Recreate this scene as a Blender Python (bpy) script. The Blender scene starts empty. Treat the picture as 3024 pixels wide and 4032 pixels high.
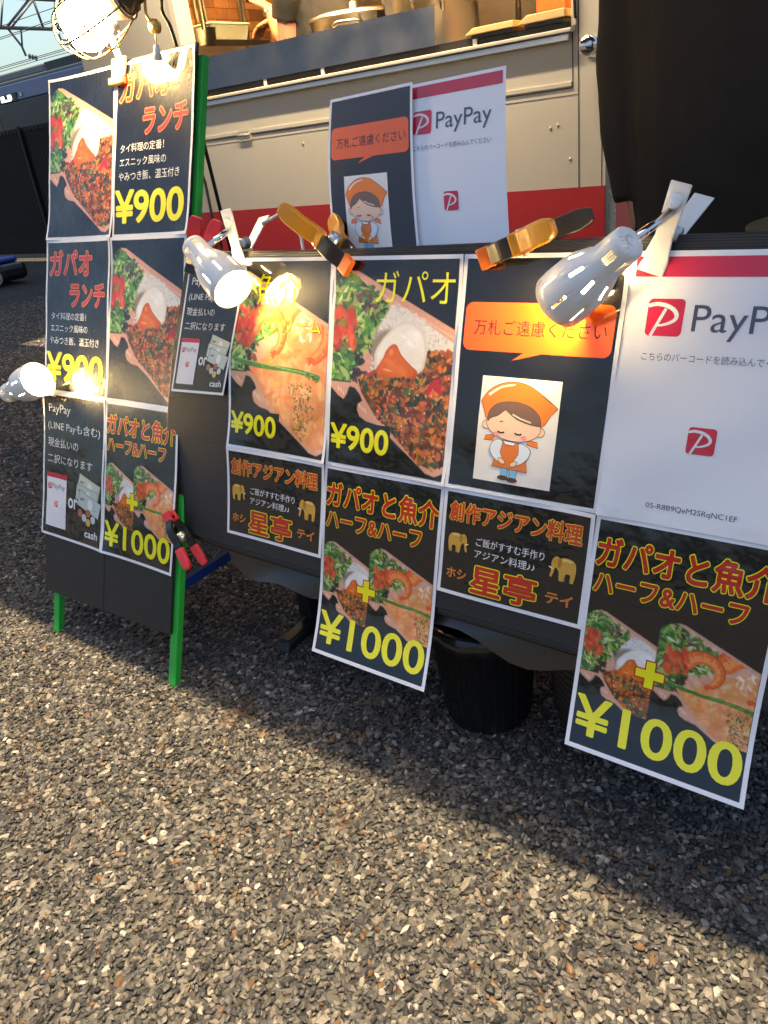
import bpy, bmesh, math, random
import numpy as np
from mathutils import Vector, Matrix
R = math.radians
scene = bpy.context.scene
col = scene.collection
# ------------------------------------------------------------------ camera
CAM_H = 0.8915
cam_d = bpy.data.cameras.new("camera")
cam_d.sensor_fit = 'VERTICAL'; cam_d.sensor_height = 36.0; cam_d.lens = 26.964
cam_d.clip_start = 0.02; cam_d.clip_end = 500
cam = bpy.data.objects.new("camera", cam_d); col.objects.link(cam)
rx = Vector((.80621, .58004, -.11654)); up = Vector((-.17504, .42201, .88953)); bk = Vector((.56515, -.69675, .44176))
m = Matrix((rx, up, bk)).transposed().to_4x4(); m.translation = (0, 0, CAM_H)
cam.matrix_world = m
scene.camera = cam
# ------------------------------------------------------------------ sky, sun, exposure
world = bpy.data.worlds.new("World"); scene.world = world; world.use_nodes = True
wn = world.node_tree
sky = wn.nodes.new('ShaderNodeTexSky'); sky.sky_type = 'NISHITA'; sky.sun_disc = False
SUN_EL, SUN_ROT = R(87.5), R(4.0)
sky.sun_elevation = SUN_EL; sky.sun_rotation = SUN_ROT
sky.air_density = 1.0; sky.dust_density = 4.0; sky.ozone_density = 1.0
wbg = wn.nodes['Background']; wbg.inputs[1].default_value = 0.082
wtc = wn.nodes.new('ShaderNodeTexCoord'); wdot = wn.nodes.new('ShaderNodeVectorMath'); wdot.operation = 'DOT_PRODUCT'; wdot.inputs[1].default_value = (-.86, .50, .0)
wn.links.new(wtc.outputs['Generated'], wdot.inputs[0])
wmr = wn.nodes.new('ShaderNodeMapRange'); wmr.inputs[1].default_value = .3; wmr.inputs[2].default_value = 1.0; wmr.inputs[3].default_value = 0.0; wmr.inputs[4].default_value = 1.0
wn.links.new(wdot.outputs['Value'], wmr.inputs[0])
wmx = wn.nodes.new('ShaderNodeMix'); wmx.data_type = 'RGBA'; wmx.inputs[6].default_value = (.90, 1.0, 1.12, 1); wmx.inputs[7].default_value = (1.6, 1.7, 1.45, 1)
wn.links.new(wmr.outputs[0], wmx.inputs[0])
wml = wn.nodes.new('ShaderNodeMix'); wml.data_type = 'RGBA'; wml.blend_type = 'MULTIPLY'; wml.inputs[0].default_value = 1.0
wn.links.new(sky.outputs[0], wml.inputs[6]); wn.links.new(wmx.outputs[2], wml.inputs[7]); wn.links.new(wml.outputs[2], wbg.inputs[0])
sun_d = bpy.data.lights.new("sun", 'SUN'); sun_d.energy = 5.0; sun_d.angle = R(.8); sun_d.color = (1, .78, .48)
sun = bpy.data.objects.new("sun", sun_d); col.objects.link(sun)
sd = Vector((math.sin(SUN_ROT) * math.cos(SUN_EL), math.cos(SUN_ROT) * math.cos(SUN_EL), math.sin(SUN_EL)))
sun.rotation_euler = sd.to_track_quat('Z', 'Y').to_euler()
vs = scene.view_settings
vs.view_transform = 'Standard'; vs.look = 'None'; vs.exposure = 1.1; vs.gamma = 1.0
scene.render.engine = 'CYCLES'
cy = scene.cycles
cy.use_denoising = True; cy.sample_clamp_indirect = 6.0; cy.max_bounces = 8
cy.transparent_max_bounces = 12; cy.caustics_reflective = False; cy.caustics_refractive = False

# ------------------------------------------------------------------ helpers
def S(*c):                      # sRGB 0..255 -> linear
    return tuple(((v / 255) / 12.92 if v / 255 <= .04045 else ((v / 255 + .055) / 1.055) ** 2.4) for v in c)

MATS = {}
def mat(name, color, rough=.5, metal=0.0, spec=.5, coat=0.0, vary=.12, scale=30.0, bump=0.0, bscale=80.0, emit=None, es=0.0, rvar=.1):
    if name in MATS: return MATS[name]
    mt = bpy.data.materials.new(name); mt.use_nodes = True; nt = mt.node_tree; N = nt.nodes; L = nt.links
    b = N['Principled BSDF']
    b.inputs['Roughness'].default_value = rough; b.inputs['Metallic'].default_value = metal
    b.inputs['Specular IOR Level'].default_value = spec; b.inputs['Coat Weight'].default_value = coat
    b.inputs['Coat Roughness'].default_value = .05
    tc = N.new('ShaderNodeTexCoord'); nz = N.new('ShaderNodeTexNoise'); nz.inputs['Scale'].default_value = scale
    nz.inputs['Detail'].default_value = 5
    L.new(tc.outputs['Object'], nz.inputs['Vector'])
    mx = N.new('ShaderNodeMix'); mx.data_type = 'RGBA'
    mx.inputs[6].default_value = (*[c * (1 - vary) for c in color], 1); mx.inputs[7].default_value = (*[min(1, c * (1 + vary)) for c in color], 1)
    L.new(nz.outputs[0], mx.inputs[0]); L.new(mx.outputs[2], b.inputs['Base Color'])
    mr = N.new('ShaderNodeMapRange'); mr.inputs[3].default_value = max(.02, rough - rvar); mr.inputs[4].default_value = min(1, rough + rvar)
    L.new(nz.outputs[0], mr.inputs[0]); L.new(mr.outputs[0], b.inputs['Roughness'])
    if bump:
        n2 = N.new('ShaderNodeTexNoise'); n2.inputs['Scale'].default_value = bscale; n2.inputs['Detail'].default_value = 4
        L.new(tc.outputs['Object'], n2.inputs['Vector'])
        bp = N.new('ShaderNodeBump'); bp.inputs['Strength'].default_value = bump; bp.inputs['Distance'].default_value = .01
        L.new(n2.outputs[0], bp.inputs['Height']); L.new(bp.outputs[0], b.inputs['Normal'])
    if emit:
        b.inputs['Emission Color'].default_value = (*emit, 1); b.inputs['Emission Strength'].default_value = es
    MATS[name] = mt
    return mt

def tag(o, label=None, cat=None, group=None, kind=None):
    if label: o['label'] = label
    if cat: o['category'] = cat
    if group: o['group'] = group
    if kind: o['kind'] = kind
    return o
def empty(name, loc, label, cat, group=None):
    o = bpy.data.objects.new(name, None); col.objects.link(o); o.location = loc; o.empty_display_size = .05
    return tag(o, label, cat, group)

class MB:
    """collects shapes in world coordinates, then links them as one mesh object"""
    def __init__(s): s.v = []; s.f = []; s.sm = []
    def add(s, vs, fs, smooth=False):
        k = len(s.v); s.v += [tuple(v) for v in vs]; s.f += [tuple(i + k for i in f) for f in fs]; s.sm += [smooth] * len(fs)
        return s
    def hexa(s, p):             # 8 corners: 0-3 one face, 4-7 the opposite
        return s.add(p, [(0, 3, 2, 1), (4, 5, 6, 7), (0, 1, 5, 4), (1, 2, 6, 5), (2, 3, 7, 6), (3, 0, 4, 7)])
    def box(s, a, b):
        x0, y0, z0 = a; x1, y1, z1 = b
        return s.hexa([(x0, y0, z0), (x1, y0, z0), (x1, y1, z0), (x0, y1, z0), (x0, y0, z1), (x1, y0, z1), (x1, y1, z1), (x0, y1, z1)])
    def tube(s, pts, r, n=10, caps=True, closed=False):
        pts = [Vector(p) for p in pts]; rr = r if isinstance(r, (list, tuple)) else [r] * len(pts)
        vs, fs = [], []; prev = None; M = len(pts)
        for i, p in enumerate(pts):
            if closed: t = pts[(i + 1) % M] - pts[i - 1]
            else: t = pts[min(i + 1, M - 1)] - pts[max(i - 1, 0)]
            t.normalize()
            a = prev if prev is not None else (Vector((0, 0, 1)) if abs(t.z) < .9 else Vector((1, 0, 0)))
            a = (a - t * a.dot(t)).normalized(); prev = a; b = t.cross(a)
            for k in range(n):
                w = 2 * math.pi * k / n; vs.append(p + (a * math.cos(w) + b * math.sin(w)) * rr[i])
        for i in range(M if closed else M - 1):
            j = (i + 1) % M
            for k in range(n):
                fs.append((i * n + k, i * n + (k + 1) % n, j * n + (k + 1) % n, j * n + k))
        if caps and not closed: fs += [tuple(range(n))[::-1], tuple(range((M - 1) * n, M * n))]
        return s.add(vs, fs, True)
    def lathe(s, o, ax, prof, n=40, skip=None, rib=None):   # prof: [(along, radius)]
        o = Vector(o); ax = Vector(ax).normalized()
        a = Vector((0, 0, 1)) if abs(ax.z) < .9 else Vector((1, 0, 0)); a = (a - ax * a.dot(ax)).normalized(); b = ax.cross(a)
        vs, fs = [], []
        for i, (h, r) in enumerate(prof):
            for k in range(n):
                w = 2 * math.pi * k / n; q = r * (1 + (rib(k) if rib else 0))
                vs.append(o + ax * h + (a * math.cos(w) + b * math.sin(w)) * q)
        for i in range(len(prof) - 1):
            for k in range(n):
                if skip and skip(i, k): continue
                fs.append((i * n + k, i * n + (k + 1) % n, (i + 1) * n + (k + 1) % n, (i + 1) * n + k))
        return s.add(vs, fs, True)
    def prism(s, outline, d):   # outline: 3D points, d: extrusion vector
        n = len(outline); d = Vector(d); o = [Vector(p) for p in outline]
        vs = o + [p + d for p in o]
        fs = [tuple(range(n))[::-1], tuple(range(n, 2 * n))] + [(i, (i + 1) % n, n + (i + 1) % n, n + i) for i in range(n)]
        return s.add(vs, fs)
    def build(s, name, material, parent=None, bevel=0.0, solid=0.0, smooth_all=None, sub=0):
        me = bpy.data.meshes.new(name)
        off = Vector((0, 0, 0))
        if parent is not None:
            q = parent
            while q is not None: off += q.location; q = q.parent
        else:
            c = [sum(v[i] for v in s.v) / len(s.v) for i in range(3)]; off = Vector((c[0], c[1], min(v[2] for v in s.v)))
        me.from_pydata([tuple(Vector(v) - off) for v in s.v], [], s.f); me.update()
        sm = s.sm if smooth_all is None else [smooth_all] * len(s.f)
        me.polygons.foreach_set('use_smooth', sm)
        bm = bmesh.new(); bm.from_mesh(me); bmesh.ops.recalc_face_normals(bm, faces=bm.faces); bm.to_mesh(me); bm.free()
        me.materials.append(material)
        o = bpy.data.objects.new(name, me); col.objects.link(o)
        if parent is not None: o.parent = parent
        else: o.location = off
        if sub:
            q = o.modifiers.new('sub', 'SUBSURF'); q.levels = q.render_levels = sub
        if solid:
            q = o.modifiers.new('solid', 'SOLIDIFY'); q.thickness = solid; q.offset = 0
        if bevel:
            q = o.modifiers.new('bevel', 'BEVEL'); q.width = bevel; q.segments = 2; q.limit_method = 'ANGLE'; q.angle_limit = R(35)
        return o

def lerp(a, b, t): return a + (b - a) * t
V3 = lambda *a: Vector(a)

# board planes: u along the board, v down its face, o out of the face towards the viewer
EX = V3(1, 0, 0)
A0, A2 = V3(-1.536, 1.0337, 1.0555), V3(.0151, -.3552, -.9347)
B0, B2 = V3(-.9562, .8779, .7400), V3(-.0301, -.2594, -.9653)
NA, NB = V3(0, -.9348, .3553), V3(0, -.9657, .2595)
def PA(u, v, o=0.0): return A0 + EX * u + A2 * v + NA * o
def PB(u, v, o=0.0): return B0 + EX * u + B2 * v + NB * o

# ------------------------------------------------------------------ ground
def ground():
    mt = bpy.data.materials.new("asphalt"); mt.use_nodes = True; nt = mt.node_tree; N = nt.nodes; L = nt.links
    b = N['Principled BSDF']; b.inputs['Roughness'].default_value = .8; b.inputs['Specular IOR Level'].default_value = .35
    tc = N.new('ShaderNodeTexCoord')
    vo = N.new('ShaderNodeTexVoronoi'); vo.inputs['Scale'].default_value = 85; L.new(tc.outputs['Object'], vo.inputs['Vector'])
    rp = N.new('ShaderNodeValToRGB'); e = rp.color_ramp.elements
    e[0].color = (.020, .020, .020, 1); e[1].color = (.24, .22, .19, 1); e[1].position = 1
    for p, c in ((.35, (.036, .035, .034)), (.6, (.062, .060, .057)), (.85, (.10, .095, .088))):
        q = e.new(p); q.color = (*c, 1)
    L.new(vo.outputs['Color'], rp.inputs[0])
    nz = N.new('ShaderNodeTexNoise'); nz.inputs['Scale'].default_value = 1.3; nz.inputs['Detail'].default_value = 6; L.new(tc.outputs['Object'], nz.inputs['Vector'])
    mr = N.new('ShaderNodeMapRange'); mr.inputs[3].default_value = .6; mr.inputs[4].default_value = 1.25; L.new(nz.outputs[0], mr.inputs[0])
    mx = N.new('ShaderNodeMix'); mx.data_type = 'RGBA'; mx.blend_type = 'MULTIPLY'; mx.inputs[0].default_value = 1
    L.new(rp.outputs[0], mx.inputs[6]); L.new(mr.outputs[0], mx.inputs[7]); L.new(mx.outputs[2], b.inputs['Base Color'])
    bp = N.new('ShaderNodeBump'); bp.inputs['Strength'].default_value = .9; bp.inputs['Distance'].default_value = .004; bp.invert = True
    L.new(vo.outputs['Distance'], bp.inputs['Height']); L.new(bp.outputs[0], b.inputs['Normal'])
    xs = [-260, -60, -20, -8, -4, -2, 0, 2, 6, 40]; ys = [-30, -6, -2, 0, 1, 2, 4, 8, 16, 60, 200]
    mb = MB(); n = len(ys)
    mb.add([(x, y, 0) for x in xs for y in ys], [(i * n + j, (i + 1) * n + j, (i + 1) * n + j + 1, i * n + j + 1) for i in range(len(xs) - 1) for j in range(n - 1)])
    o = mb.build('ground', mt); tag(o, kind='structure')
    # loose-looking crushed stone standing out of the binder
    rg = np.random.default_rng(7)
    sp = .0068; pts = []; szs = []
    for (ya, yb, xa, xb, q) in ((-.1, 1.3, -2.3, .6, 1.0), (1.3, 4.2, -6.2, -.2, 1.9), (-.1, 1.3, -4.2, -2.3, 1.5)):
        for j, y in enumerate(np.arange(ya, yb, sp * q * .87)):
            xs = np.arange(xa, xb, sp * q) + (j % 2) * sp * q / 2
            pts.append(np.stack([xs, np.full_like(xs, y)], 1)); szs.append(np.full(len(xs), q))
    P = np.concatenate(pts); Q = np.concatenate(szs); P += rg.normal(0, sp * .24, P.shape) * Q[:, None]
    d = np.stack([P[:, 0], P[:, 1], np.full(len(P), -CAM_H)], 1)
    cx = d @ np.array(rx); cyy = d @ np.array(up); cz = -(d @ np.array(bk))
    ok = (cz > .1) & (np.abs(cx / cz) < .5 + .22) & (np.abs(cyy / cz) < .667 + .15)
    P = P[ok]; Q = Q[ok]; n = len(P)
    g = (1 + 5 ** .5) / 2
    ico = np.array([(-1, g, 0), (1, g, 0), (-1, -g, 0), (1, -g, 0), (0, -1, g), (0, 1, g), (0, -1, -g), (0, 1, -g), (g, 0, -1), (g, 0, 1), (-g, 0, -1), (-g, 0, 1)]) / 1.902
    tri = np.array([(0, 11, 5), (0, 5, 1), (0, 1, 7), (0, 7, 10), (0, 10, 11), (1, 5, 9), (5, 11, 4), (11, 10, 2), (10, 7, 6), (7, 1, 8), (3, 9, 4), (3, 4, 2), (3, 2, 6), (3, 6, 8), (3, 8, 9), (4, 9, 5), (2, 4, 11), (6, 2, 10), (8, 6, 7), (9, 8, 1)])
    r = sp * np.clip(rg.lognormal(-.44, .34, n), .25, 1.25) * Q ** .8
    V = ico[None] * (1 + rg.normal(0, .24, (n, 12, 1)))
    V = V * (r[:, None, None] * np.stack([rg.uniform(.85, 1.5, n), rg.uniform(.6, 1.0, n), rg.uniform(.45, .85, n)], 1)[:, None, :])
    def rot(ax, a):
        c, s_ = np.cos(a), np.sin(a); M = np.zeros((n, 3, 3)); i, j = [(1, 2), (0, 2), (0, 1)][ax]
        M[:, ax, ax] = 1; M[:, i, i] = c; M[:, j, j] = c; M[:, i, j] = -s_; M[:, j, i] = s_; return M
    V = np.einsum('nij,nkj->nki', rot(0, rg.normal(0, .30, n)), V); V = np.einsum('nij,nkj->nki', rot(2, rg.uniform(0, 6.283, n)), V)
    V[:, :, :2] += P[:, None, :]; V[:, :, 2] += (-V[:, :, 2].max(1) + .0046 + rg.normal(0, .0010, n))[:, None]
    C = np.array([(.018, .0175, .0175), (.030, .029, .028), (.046, .043, .039), (.070, .063, .053), (.105, .092, .073), (.165, .145, .115), (.25, .225, .19), (.09, .05, .024)])
    ci = rg.choice(8, n, p=[.10, .19, .24, .21, .14, .075, .02, .025])
    cc = C[ci] * rg.uniform(.95, 1.6, (n, 1)) * np.where(Q > 1.2, 1.25, 1.0)[:, None]  # coarse outer stones lightened to stand in for light the added cover blocks
    for q in range(46):            # rust stained patches
        c0 = np.array([rg.uniform(-2, .2), rg.uniform(.1, 1.2)]); dd = np.exp(-((P - c0) ** 2).sum(1) / (2 * rg.uniform(.008, .02) ** 2)) * rg.uniform(.3, .9)
        cc = cc * (1 - dd[:, None]) + dd[:, None] * np.array([(.10, .048, .018)]) * rg.uniform(.6, 1.4, (n, 1))
    me = bpy.data.meshes.new('gravel'); me.vertices.add(n * 12); me.vertices.foreach_set('co', V.reshape(-1).astype(np.float32))
    T = (tri[None] + 12 * np.arange(n)[:, None, None]).reshape(-1).astype(np.int32); nf = n * 20
    me.loops.add(nf * 3); me.loops.foreach_set('vertex_index', T)
    me.polygons.add(nf); me.polygons.foreach_set('loop_start', np.arange(0, nf * 3, 3, dtype=np.int32))
    me.polygons.foreach_set('use_smooth', np.zeros(nf, dtype=bool)); me.update()
    at = me.color_attributes.new('Col', 'FLOAT_COLOR', 'POINT')
    at.data.foreach_set('color', np.repeat(np.concatenate([cc, np.ones((n, 1))], 1), 12, 0).reshape(-1).astype(np.float32))
    ms = bpy.data.materials.new('crushed_stone'); ms.use_nodes = True; N = ms.node_tree.nodes; L = ms.node_tree.links; b = N['Principled BSDF']
    a = N.new('ShaderNodeAttribute'); a.attribute_name = 'Col'
    tc = N.new('ShaderNodeTexCoord'); nz = N.new('ShaderNodeTexNoise'); nz.inputs['Scale'].default_value = 420; nz.inputs['Detail'].default_value = 3; L.new(tc.outputs['Object'], nz.inputs['Vector'])
    mr = N.new('ShaderNodeMapRange'); mr.inputs[3].default_value = .65; mr.inputs[4].default_value = 1.35; L.new(nz.outputs[0], mr.inputs[0])
    mx = N.new('ShaderNodeMix'); mx.data_type = 'RGBA'; mx.blend_type = 'MULTIPLY'; mx.inputs[0].default_value = 1
    L.new(a.outputs['Color'], mx.inputs[6]); L.new(mr.outputs[0], mx.inputs[7]); L.new(mx.outputs[2], b.inputs['Base Color'])
    b.inputs['Roughness'].default_value = .55; b.inputs['Specular IOR Level'].default_value = .4
    me.materials.append(ms)
    o = bpy.data.objects.new('gravel', me); col.objects.link(o); tag(o, kind='stuff')
ground()

# ------------------------------------------------------------------ common materials
M_black_plastic = mat('black_corrugated_plastic', (.016, .016, .017), .42, spec=.45, bump=.05)
M_truck = mat('cream_vehicle_paint', (.62, .555, .45), .38, spec=.45, vary=.05, scale=4, bump=.03, bscale=14)
M_red = mat('red_vehicle_paint', (.47, .024, .028), .36, spec=.5, vary=.06, scale=4)
M_alu = mat('brushed_aluminium', (.55, .57, .6), .35, metal=.9, vary=.08)
M_steel = mat('stainless_steel', (.34, .34, .34), .3, metal=1, vary=.1, scale=9, bump=.03, bscale=18)
M_chrome = mat('chrome', (.75, .75, .76), .06, metal=1, vary=.02, rvar=.03)
M_rubber = mat('black_rubber', (.012, .012, .012), .6)
M_black = mat('black_plastic', (.014, .014, .015), .35, spec=.5)
M_white = mat('white_plastic', (.86, .85, .81), .3, spec=.5, vary=.03)
M_green = mat('green_painted_wood', S(44, 172, 62), .45, vary=.1, scale=60)
M_blue = mat('blue_painted_steel', S(22, 62, 135), .45)
M_yellow = mat('amber_yellow_plastic', S(228, 150, 18), .32, coat=.4)
M_orange = mat('orange_plastic', S(240, 112, 18), .4)
M_redplastic = mat('red_plastic', S(205, 40, 48), .35)
M_pinkred = mat('coral_red_plastic', S(225, 62, 70), .4)
M_cable = mat('black_cable', (.012, .012, .012), .5)
M_whitecable = mat('white_cable', (.7, .68, .62), .45)
M_skin = mat('skin', S(196, 140, 108), .5, vary=.08, scale=40)
M_hair = mat('black_hair', (.012, .01, .009), .45)
M_dark_int = mat('dark_cabinet', (.03, .024, .018), .4, vary=.2)
M_wood = mat('pale_wood', S(205, 165, 105), .5, vary=.15, scale=20)
LAMP_RGB = (1.0, .68, .28)
M_bulb = mat('lit_bulb', (.9, .9, .9), .4, emit=LAMP_RGB, es=170)

# ------------------------------------------------------------------ food truck
YT = 2.5
def truck():
    t = empty('food_truck', (-2.2, 3.3, 0), 'cream food truck with a red lower stripe and a lit open serving window', 'food truck')
    x0, x1, yb = -3.44, -.975, 4.15
    wx0, wx1, wz0, wz1 = -2.755, -1.075, 1.098, 1.98
    w = MB()
    w.box((x0, YT, .66), (wx0, YT + .05, 2.3)); w.box((wx1, YT, .66), (x1, YT + .05, 2.3))
    w.box((wx0, YT, .66), (wx1, YT + .05, wz0 - .012)); w.box((wx0, YT, wz1), (wx1, YT + .05, 2.3))
    w.build('body_panel', M_truck, t)
    w = MB(); w.box((x0, YT + .05, .66), (x0 + .05, yb, 2.3)); w.box((x1 - .05, YT + .05, .66), (x1, yb, 2.3))
    w.box((x0 + .05, yb - .05, .66), (x1 - .05, yb, 2.3)); w.build('rear_wall', M_truck, t)
    w = MB(); w.box((x0 - .02, YT - .02, 2.3), (x1 + .02, yb + .02, 2.36)); w.build('roof', M_truck, t)
    w = MB(); w.box((x0, YT - .003, .36), (x1, yb, .659)); w.build('red_lower_panel', M_red, t)
    w = MB(); w.box((x0 + .05, YT + .06, .62), (x1 - .05, yb - .06, .66)); w.build('chassis_floor', M_black, t)
    # corner trim
    w = MB(); w.tube([(x1 + .012, YT + .012, .36), (x1 + .012, YT + .012, 2.3)], .018, 12)
    w.build('corner_trim', mat('pale_blue_trim', (.42, .55, .60), .25, metal=.3), t)
    # door seam strips, framed flap below the window, hinge
    w = MB()
    w.box((-1.063, YT - .0015, .36), (-1.0595, YT, 2.3)); w.box((-.988, YT - .0015, .36), (-.986, YT, 2.3))
    w.box((-3.3, YT - .0015, .940), (-1.0795, YT, .9435)); w.box((-1.081, YT - .0015, .9435), (-1.078, YT, 1.09))
    w.box((-3.3, YT - .0012, .922), (-1.063, YT, .9235))
    w.build('panel_gap', mat('panel_gap', (.10, .08, .06), .6), t)
    w = MB(); w.box((-3.3, YT - .006, .9455), (-1.0815, YT, .96)); w.build('flap_frame', M_truck, t, bevel=.002)
    for hx in (-2.49, -1.75):
        w = MB(); w.box((hx - .032, YT - .010, .9445), (hx + .032, YT - .003, .966)); w.box((hx - .034, YT - .010, .922), (hx + .034, YT - .002, .9435))
        w.tube([(hx - .034, YT - .012, .9435), (hx + .034, YT - .012, .9435)], .004, 8)
        for k in (-.02, 0, .02): w.lathe((hx + k, YT - .0125, .933), (0, 1, 0), [(0, .0001), (0, .003), (.003, .003)], 8); w.lathe((hx + k, YT - .0125, .957), (0, 1, 0), [(0, .0001), (0, .003), (.003, .003)], 8)
        w.build('hinge', M_truck, t)
    for (px, pz) in ((-1.13, .845), (-1.155, .838), (-1.09, .745), (-2.19, .885), (-2.34, .955), (-1.11, .952)):
        w = MB(); w.lathe((px, YT - .003, pz), (0, 1, 0), [(0, .0001), (0, .0045), (.003, .0055)], 10); w.build('rivet', M_truck, t)
    # ledge, trim under the window, rubber strip
    w = MB(); w.box((wx0 - .02, YT - .035, 1.086), (wx1 + .005, YT + .06, 1.098)); w.build('window_ledge', M_truck, t, bevel=.003)
    w = MB(); w.box((wx0 - .02, YT - .030, 1.066), (wx1 - .005, YT - .001, 1.084)); w.build('ledge_trim', M_alu, t, bevel=.002)
    w = MB(); w.box((wx0 + .01, YT - .012, 1.0995), (-1.40, YT + .03, 1.122)); w.box((-1.395, YT - .012, 1.0995), (wx1 - .01, YT + .03, 1.115)); w.build('rubber_strip', M_rubber, t)
    for cx in (-2.32, -2.03, -1.398):
        w = MB(); w.box((cx - .008, YT - .018, 1.099), (cx + .006, YT - .013, 1.126)); w.build('retaining_clip', M_white, t)
    # steel splash guard standing on the ledge
    w = MB(); w.add([(-2.70, YT - .02, 1.123), (-1.543, YT - .02, 1.120), (-1.548, YT - .005, 1.232), (-2.66, YT - .005, 1.236), (-1.549, YT + .012, 1.234), (-2.66, YT + .012, 1.238)], [(0, 1, 2, 3), (3, 2, 4, 5)])
    w.build('splash_guard', mat('scuffed_steel_sheet', (.20, .20, .20), .36, metal=1, vary=.35, scale=7, bump=.06, bscale=9, rvar=.16), t, solid=.003)
    # window jamb, kitchen inside
    w = MB(); w.box((wx0 - .03, YT - .012, wz0 + .003), (wx0 + .005, YT + .07, wz1 - .006)); w.box((wx1 - .004, YT - .012, wz0 + .003), (wx1 + .012, YT + .07, wz1 - .006)); w.box((wx0 - .03, YT - .0125, wz1 - .0055), (wx1 + .012, YT + .0705, wz1 + .03))
    w.build('window_frame', M_truck, t, bevel=.003)
    w = MB(); w.box((x0 + .10, YT + .06, 1.26), (x0 + .335, 4.09, 1.349)); w.box((x0 + .34, YT + .06, 1.02), (x1 - .06, YT + .42, 1.12)); w.build('kitchen_counter', M_steel, t, bevel=.003)
    mt = bpy.data.materials.new('wood_block_tiles'); mt.use_nodes = True; N = mt.node_tree.nodes; L = mt.node_tree.links; b = N['Principled BSDF']; b.inputs['Roughness'].default_value = .55
    tc = N.new('ShaderNodeTexCoord'); mp = N.new('ShaderNodeMapping'); mp.inputs['Rotation'].default_value = (R(90), 0, R(90)); L.new(tc.outputs['Object'], mp.inputs['Vector'])
    br = N.new('ShaderNodeTexBrick'); br.inputs['Scale'].default_value = 1; br.inputs['Brick Width'].default_value = .11; br.inputs['Row Height'].default_value = .05; br.inputs['Mortar Size'].default_value = .0015
    br.inputs['Color1'].default_value = (.10, .035, .012, 1); br.inputs['Color2'].default_value = (.36, .17, .06, 1); br.inputs['Mortar'].default_value = (.02, .01, .005, 1); br.offset_frequency = 2; br.squash = 1.5; br.squash_frequency = 3
    sx = N.new('ShaderNodeSeparateXYZ'); L.new(tc.outputs['Object'], sx.inputs[0]); cb = N.new('ShaderNodeCombineXYZ'); L.new(sx.outputs[1], cb.inputs[0]); L.new(sx.outputs[2], cb.inputs[1])
    L.new(cb.outputs[0], br.inputs['Vector'])
    nz = N.new('ShaderNodeTexNoise'); nz.inputs['Scale'].default_value = 40; nz.inputs['Detail'].default_value = 6; L.new(tc.outputs['Object'], nz.inputs['Vector'])
    mx = N.new('ShaderNodeMix'); mx.data_type = 'RGBA'; mx.blend_type = 'MULTIPLY'; mx.inputs[0].default_value = .6; L.new(br.outputs[0], mx.inputs[6]); L.new(nz.outputs[0], mx.inputs[7]); L.new(mx.outputs[2], b.inputs['Base Color'])
    w = MB(); w.box((x0 + .05, YT + .05, .7), (x0 + .09, 4.1, 2.3)); w.build('tiled_end_wall', mt, t)
    w = MB(); w.box((x0 + .09, 4.06, .7), (x1 - .05, 4.1, 2.3)); w.build('kitchen_back_wall', M_dark_int, t)
    # uprights in front of the tiles
    for (px, py, r) in ((-3.32, 3.14, .010), (-3.32, 3.20, .007), (-3.3, 3.43, .008), (-3.3, 3.455, .008), (-3.3, 3.72, .010), (-3.3, 3.745, .009), (-2.74, 2.62, .010)):
        w = MB(); w.tube([(px, py, 1.35), (px, py, 2.28)], r, 10); w.build('steel_upright', M_steel, t)
    for k, px in enumerate((-1.98, -1.86, -1.80, -1.72, -1.63)):
        w = MB(); w.tube([(px, 3.95, 1.28 + .03 * (k % 2)), (px + .01, 3.95, 1.95)], .009 if k % 2 else .014, 8); w.build('hanging_utensil', M_steel, t)
    w = MB(); w.box((-1.25, 2.62, 1.13), (-1.155, 2.68, 1.9)); w.build('orange_post', mat('orange_board', S(215, 105, 25), .5), t)
    # awning out of view, extent shaped to keep sun off the boards, with its light bar
    w = MB(); w.hexa([(-4.6, .735, 2.16), (1.3, .735, 2.16), (1.3, YT - .025, 2.27), (-4.6, YT - .025, 2.27), (-4.6, .735, 2.185), (1.3, .735, 2.185), (1.3, YT - .025, 2.295), (-4.6, YT - .025, 2.295)]); w.build('unseen_awning', mat('unseen_awning_tan', (.10, .085, .065), .8), t, bevel=.004)
    w = MB(); w.hexa([(-2.6, 2.093, 1.938), (-1.1, 2.093, 1.938), (-1.1, 2.122, 2.004), (-2.6, 2.122, 2.004), (-2.6, 2.056, 1.956), (-1.1, 2.056, 1.956), (-1.1, 2.085, 2.022), (-2.6, 2.085, 2.022)])
    w.box((-2.0, 2.075, 2.01), (-1.98, 2.095, 2.225)); w.box((-1.2, 2.075, 2.01), (-1.18, 2.095, 2.225)); lb = w.build('light_bar', M_black, t)
    w = MB(); w.add([(-2.58, 2.100, 1.945), (-1.12, 2.100, 1.945), (-1.12, 2.122, 1.992), (-2.58, 2.122, 1.992)], [(0, 1, 2, 3)])
    w.build('lit_tube', mat('lit_light_bar', (.9, .9, .9), .4, emit=(1.0, .80, .52), es=AWN), lb)
    w = MB(); w.add([(-3.2, 2.60, 2.23), (-1.3, 2.60, 2.23), (-1.3, 2.68, 2.23), (-3.2, 2.68, 2.23)], [(0, 3, 2, 1)])
    w.build('ceiling_light', mat('lit_kitchen_light', (.9, .9, .9), .4, emit=(1.0, .56, .18), es=KIT), t)
    # wheels
    for wxp in (-3.0, -1.4):
        w = MB(); w.lathe((wxp, YT + .02, .29), (0, 1, 0), [(0, .17), (0, .27), (.02, .29), (.16, .29), (.18, .27), (.18, .17)], 36); wh = w.build('wheel', M_rubber, t)
        w = MB(); w.lathe((wxp, YT + .03, .29), (0, 1, 0), [(0, .0001), (0, .06), (.03, .16), (.0, .172)], 28); w.build('rim', M_alu, wh)
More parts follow.
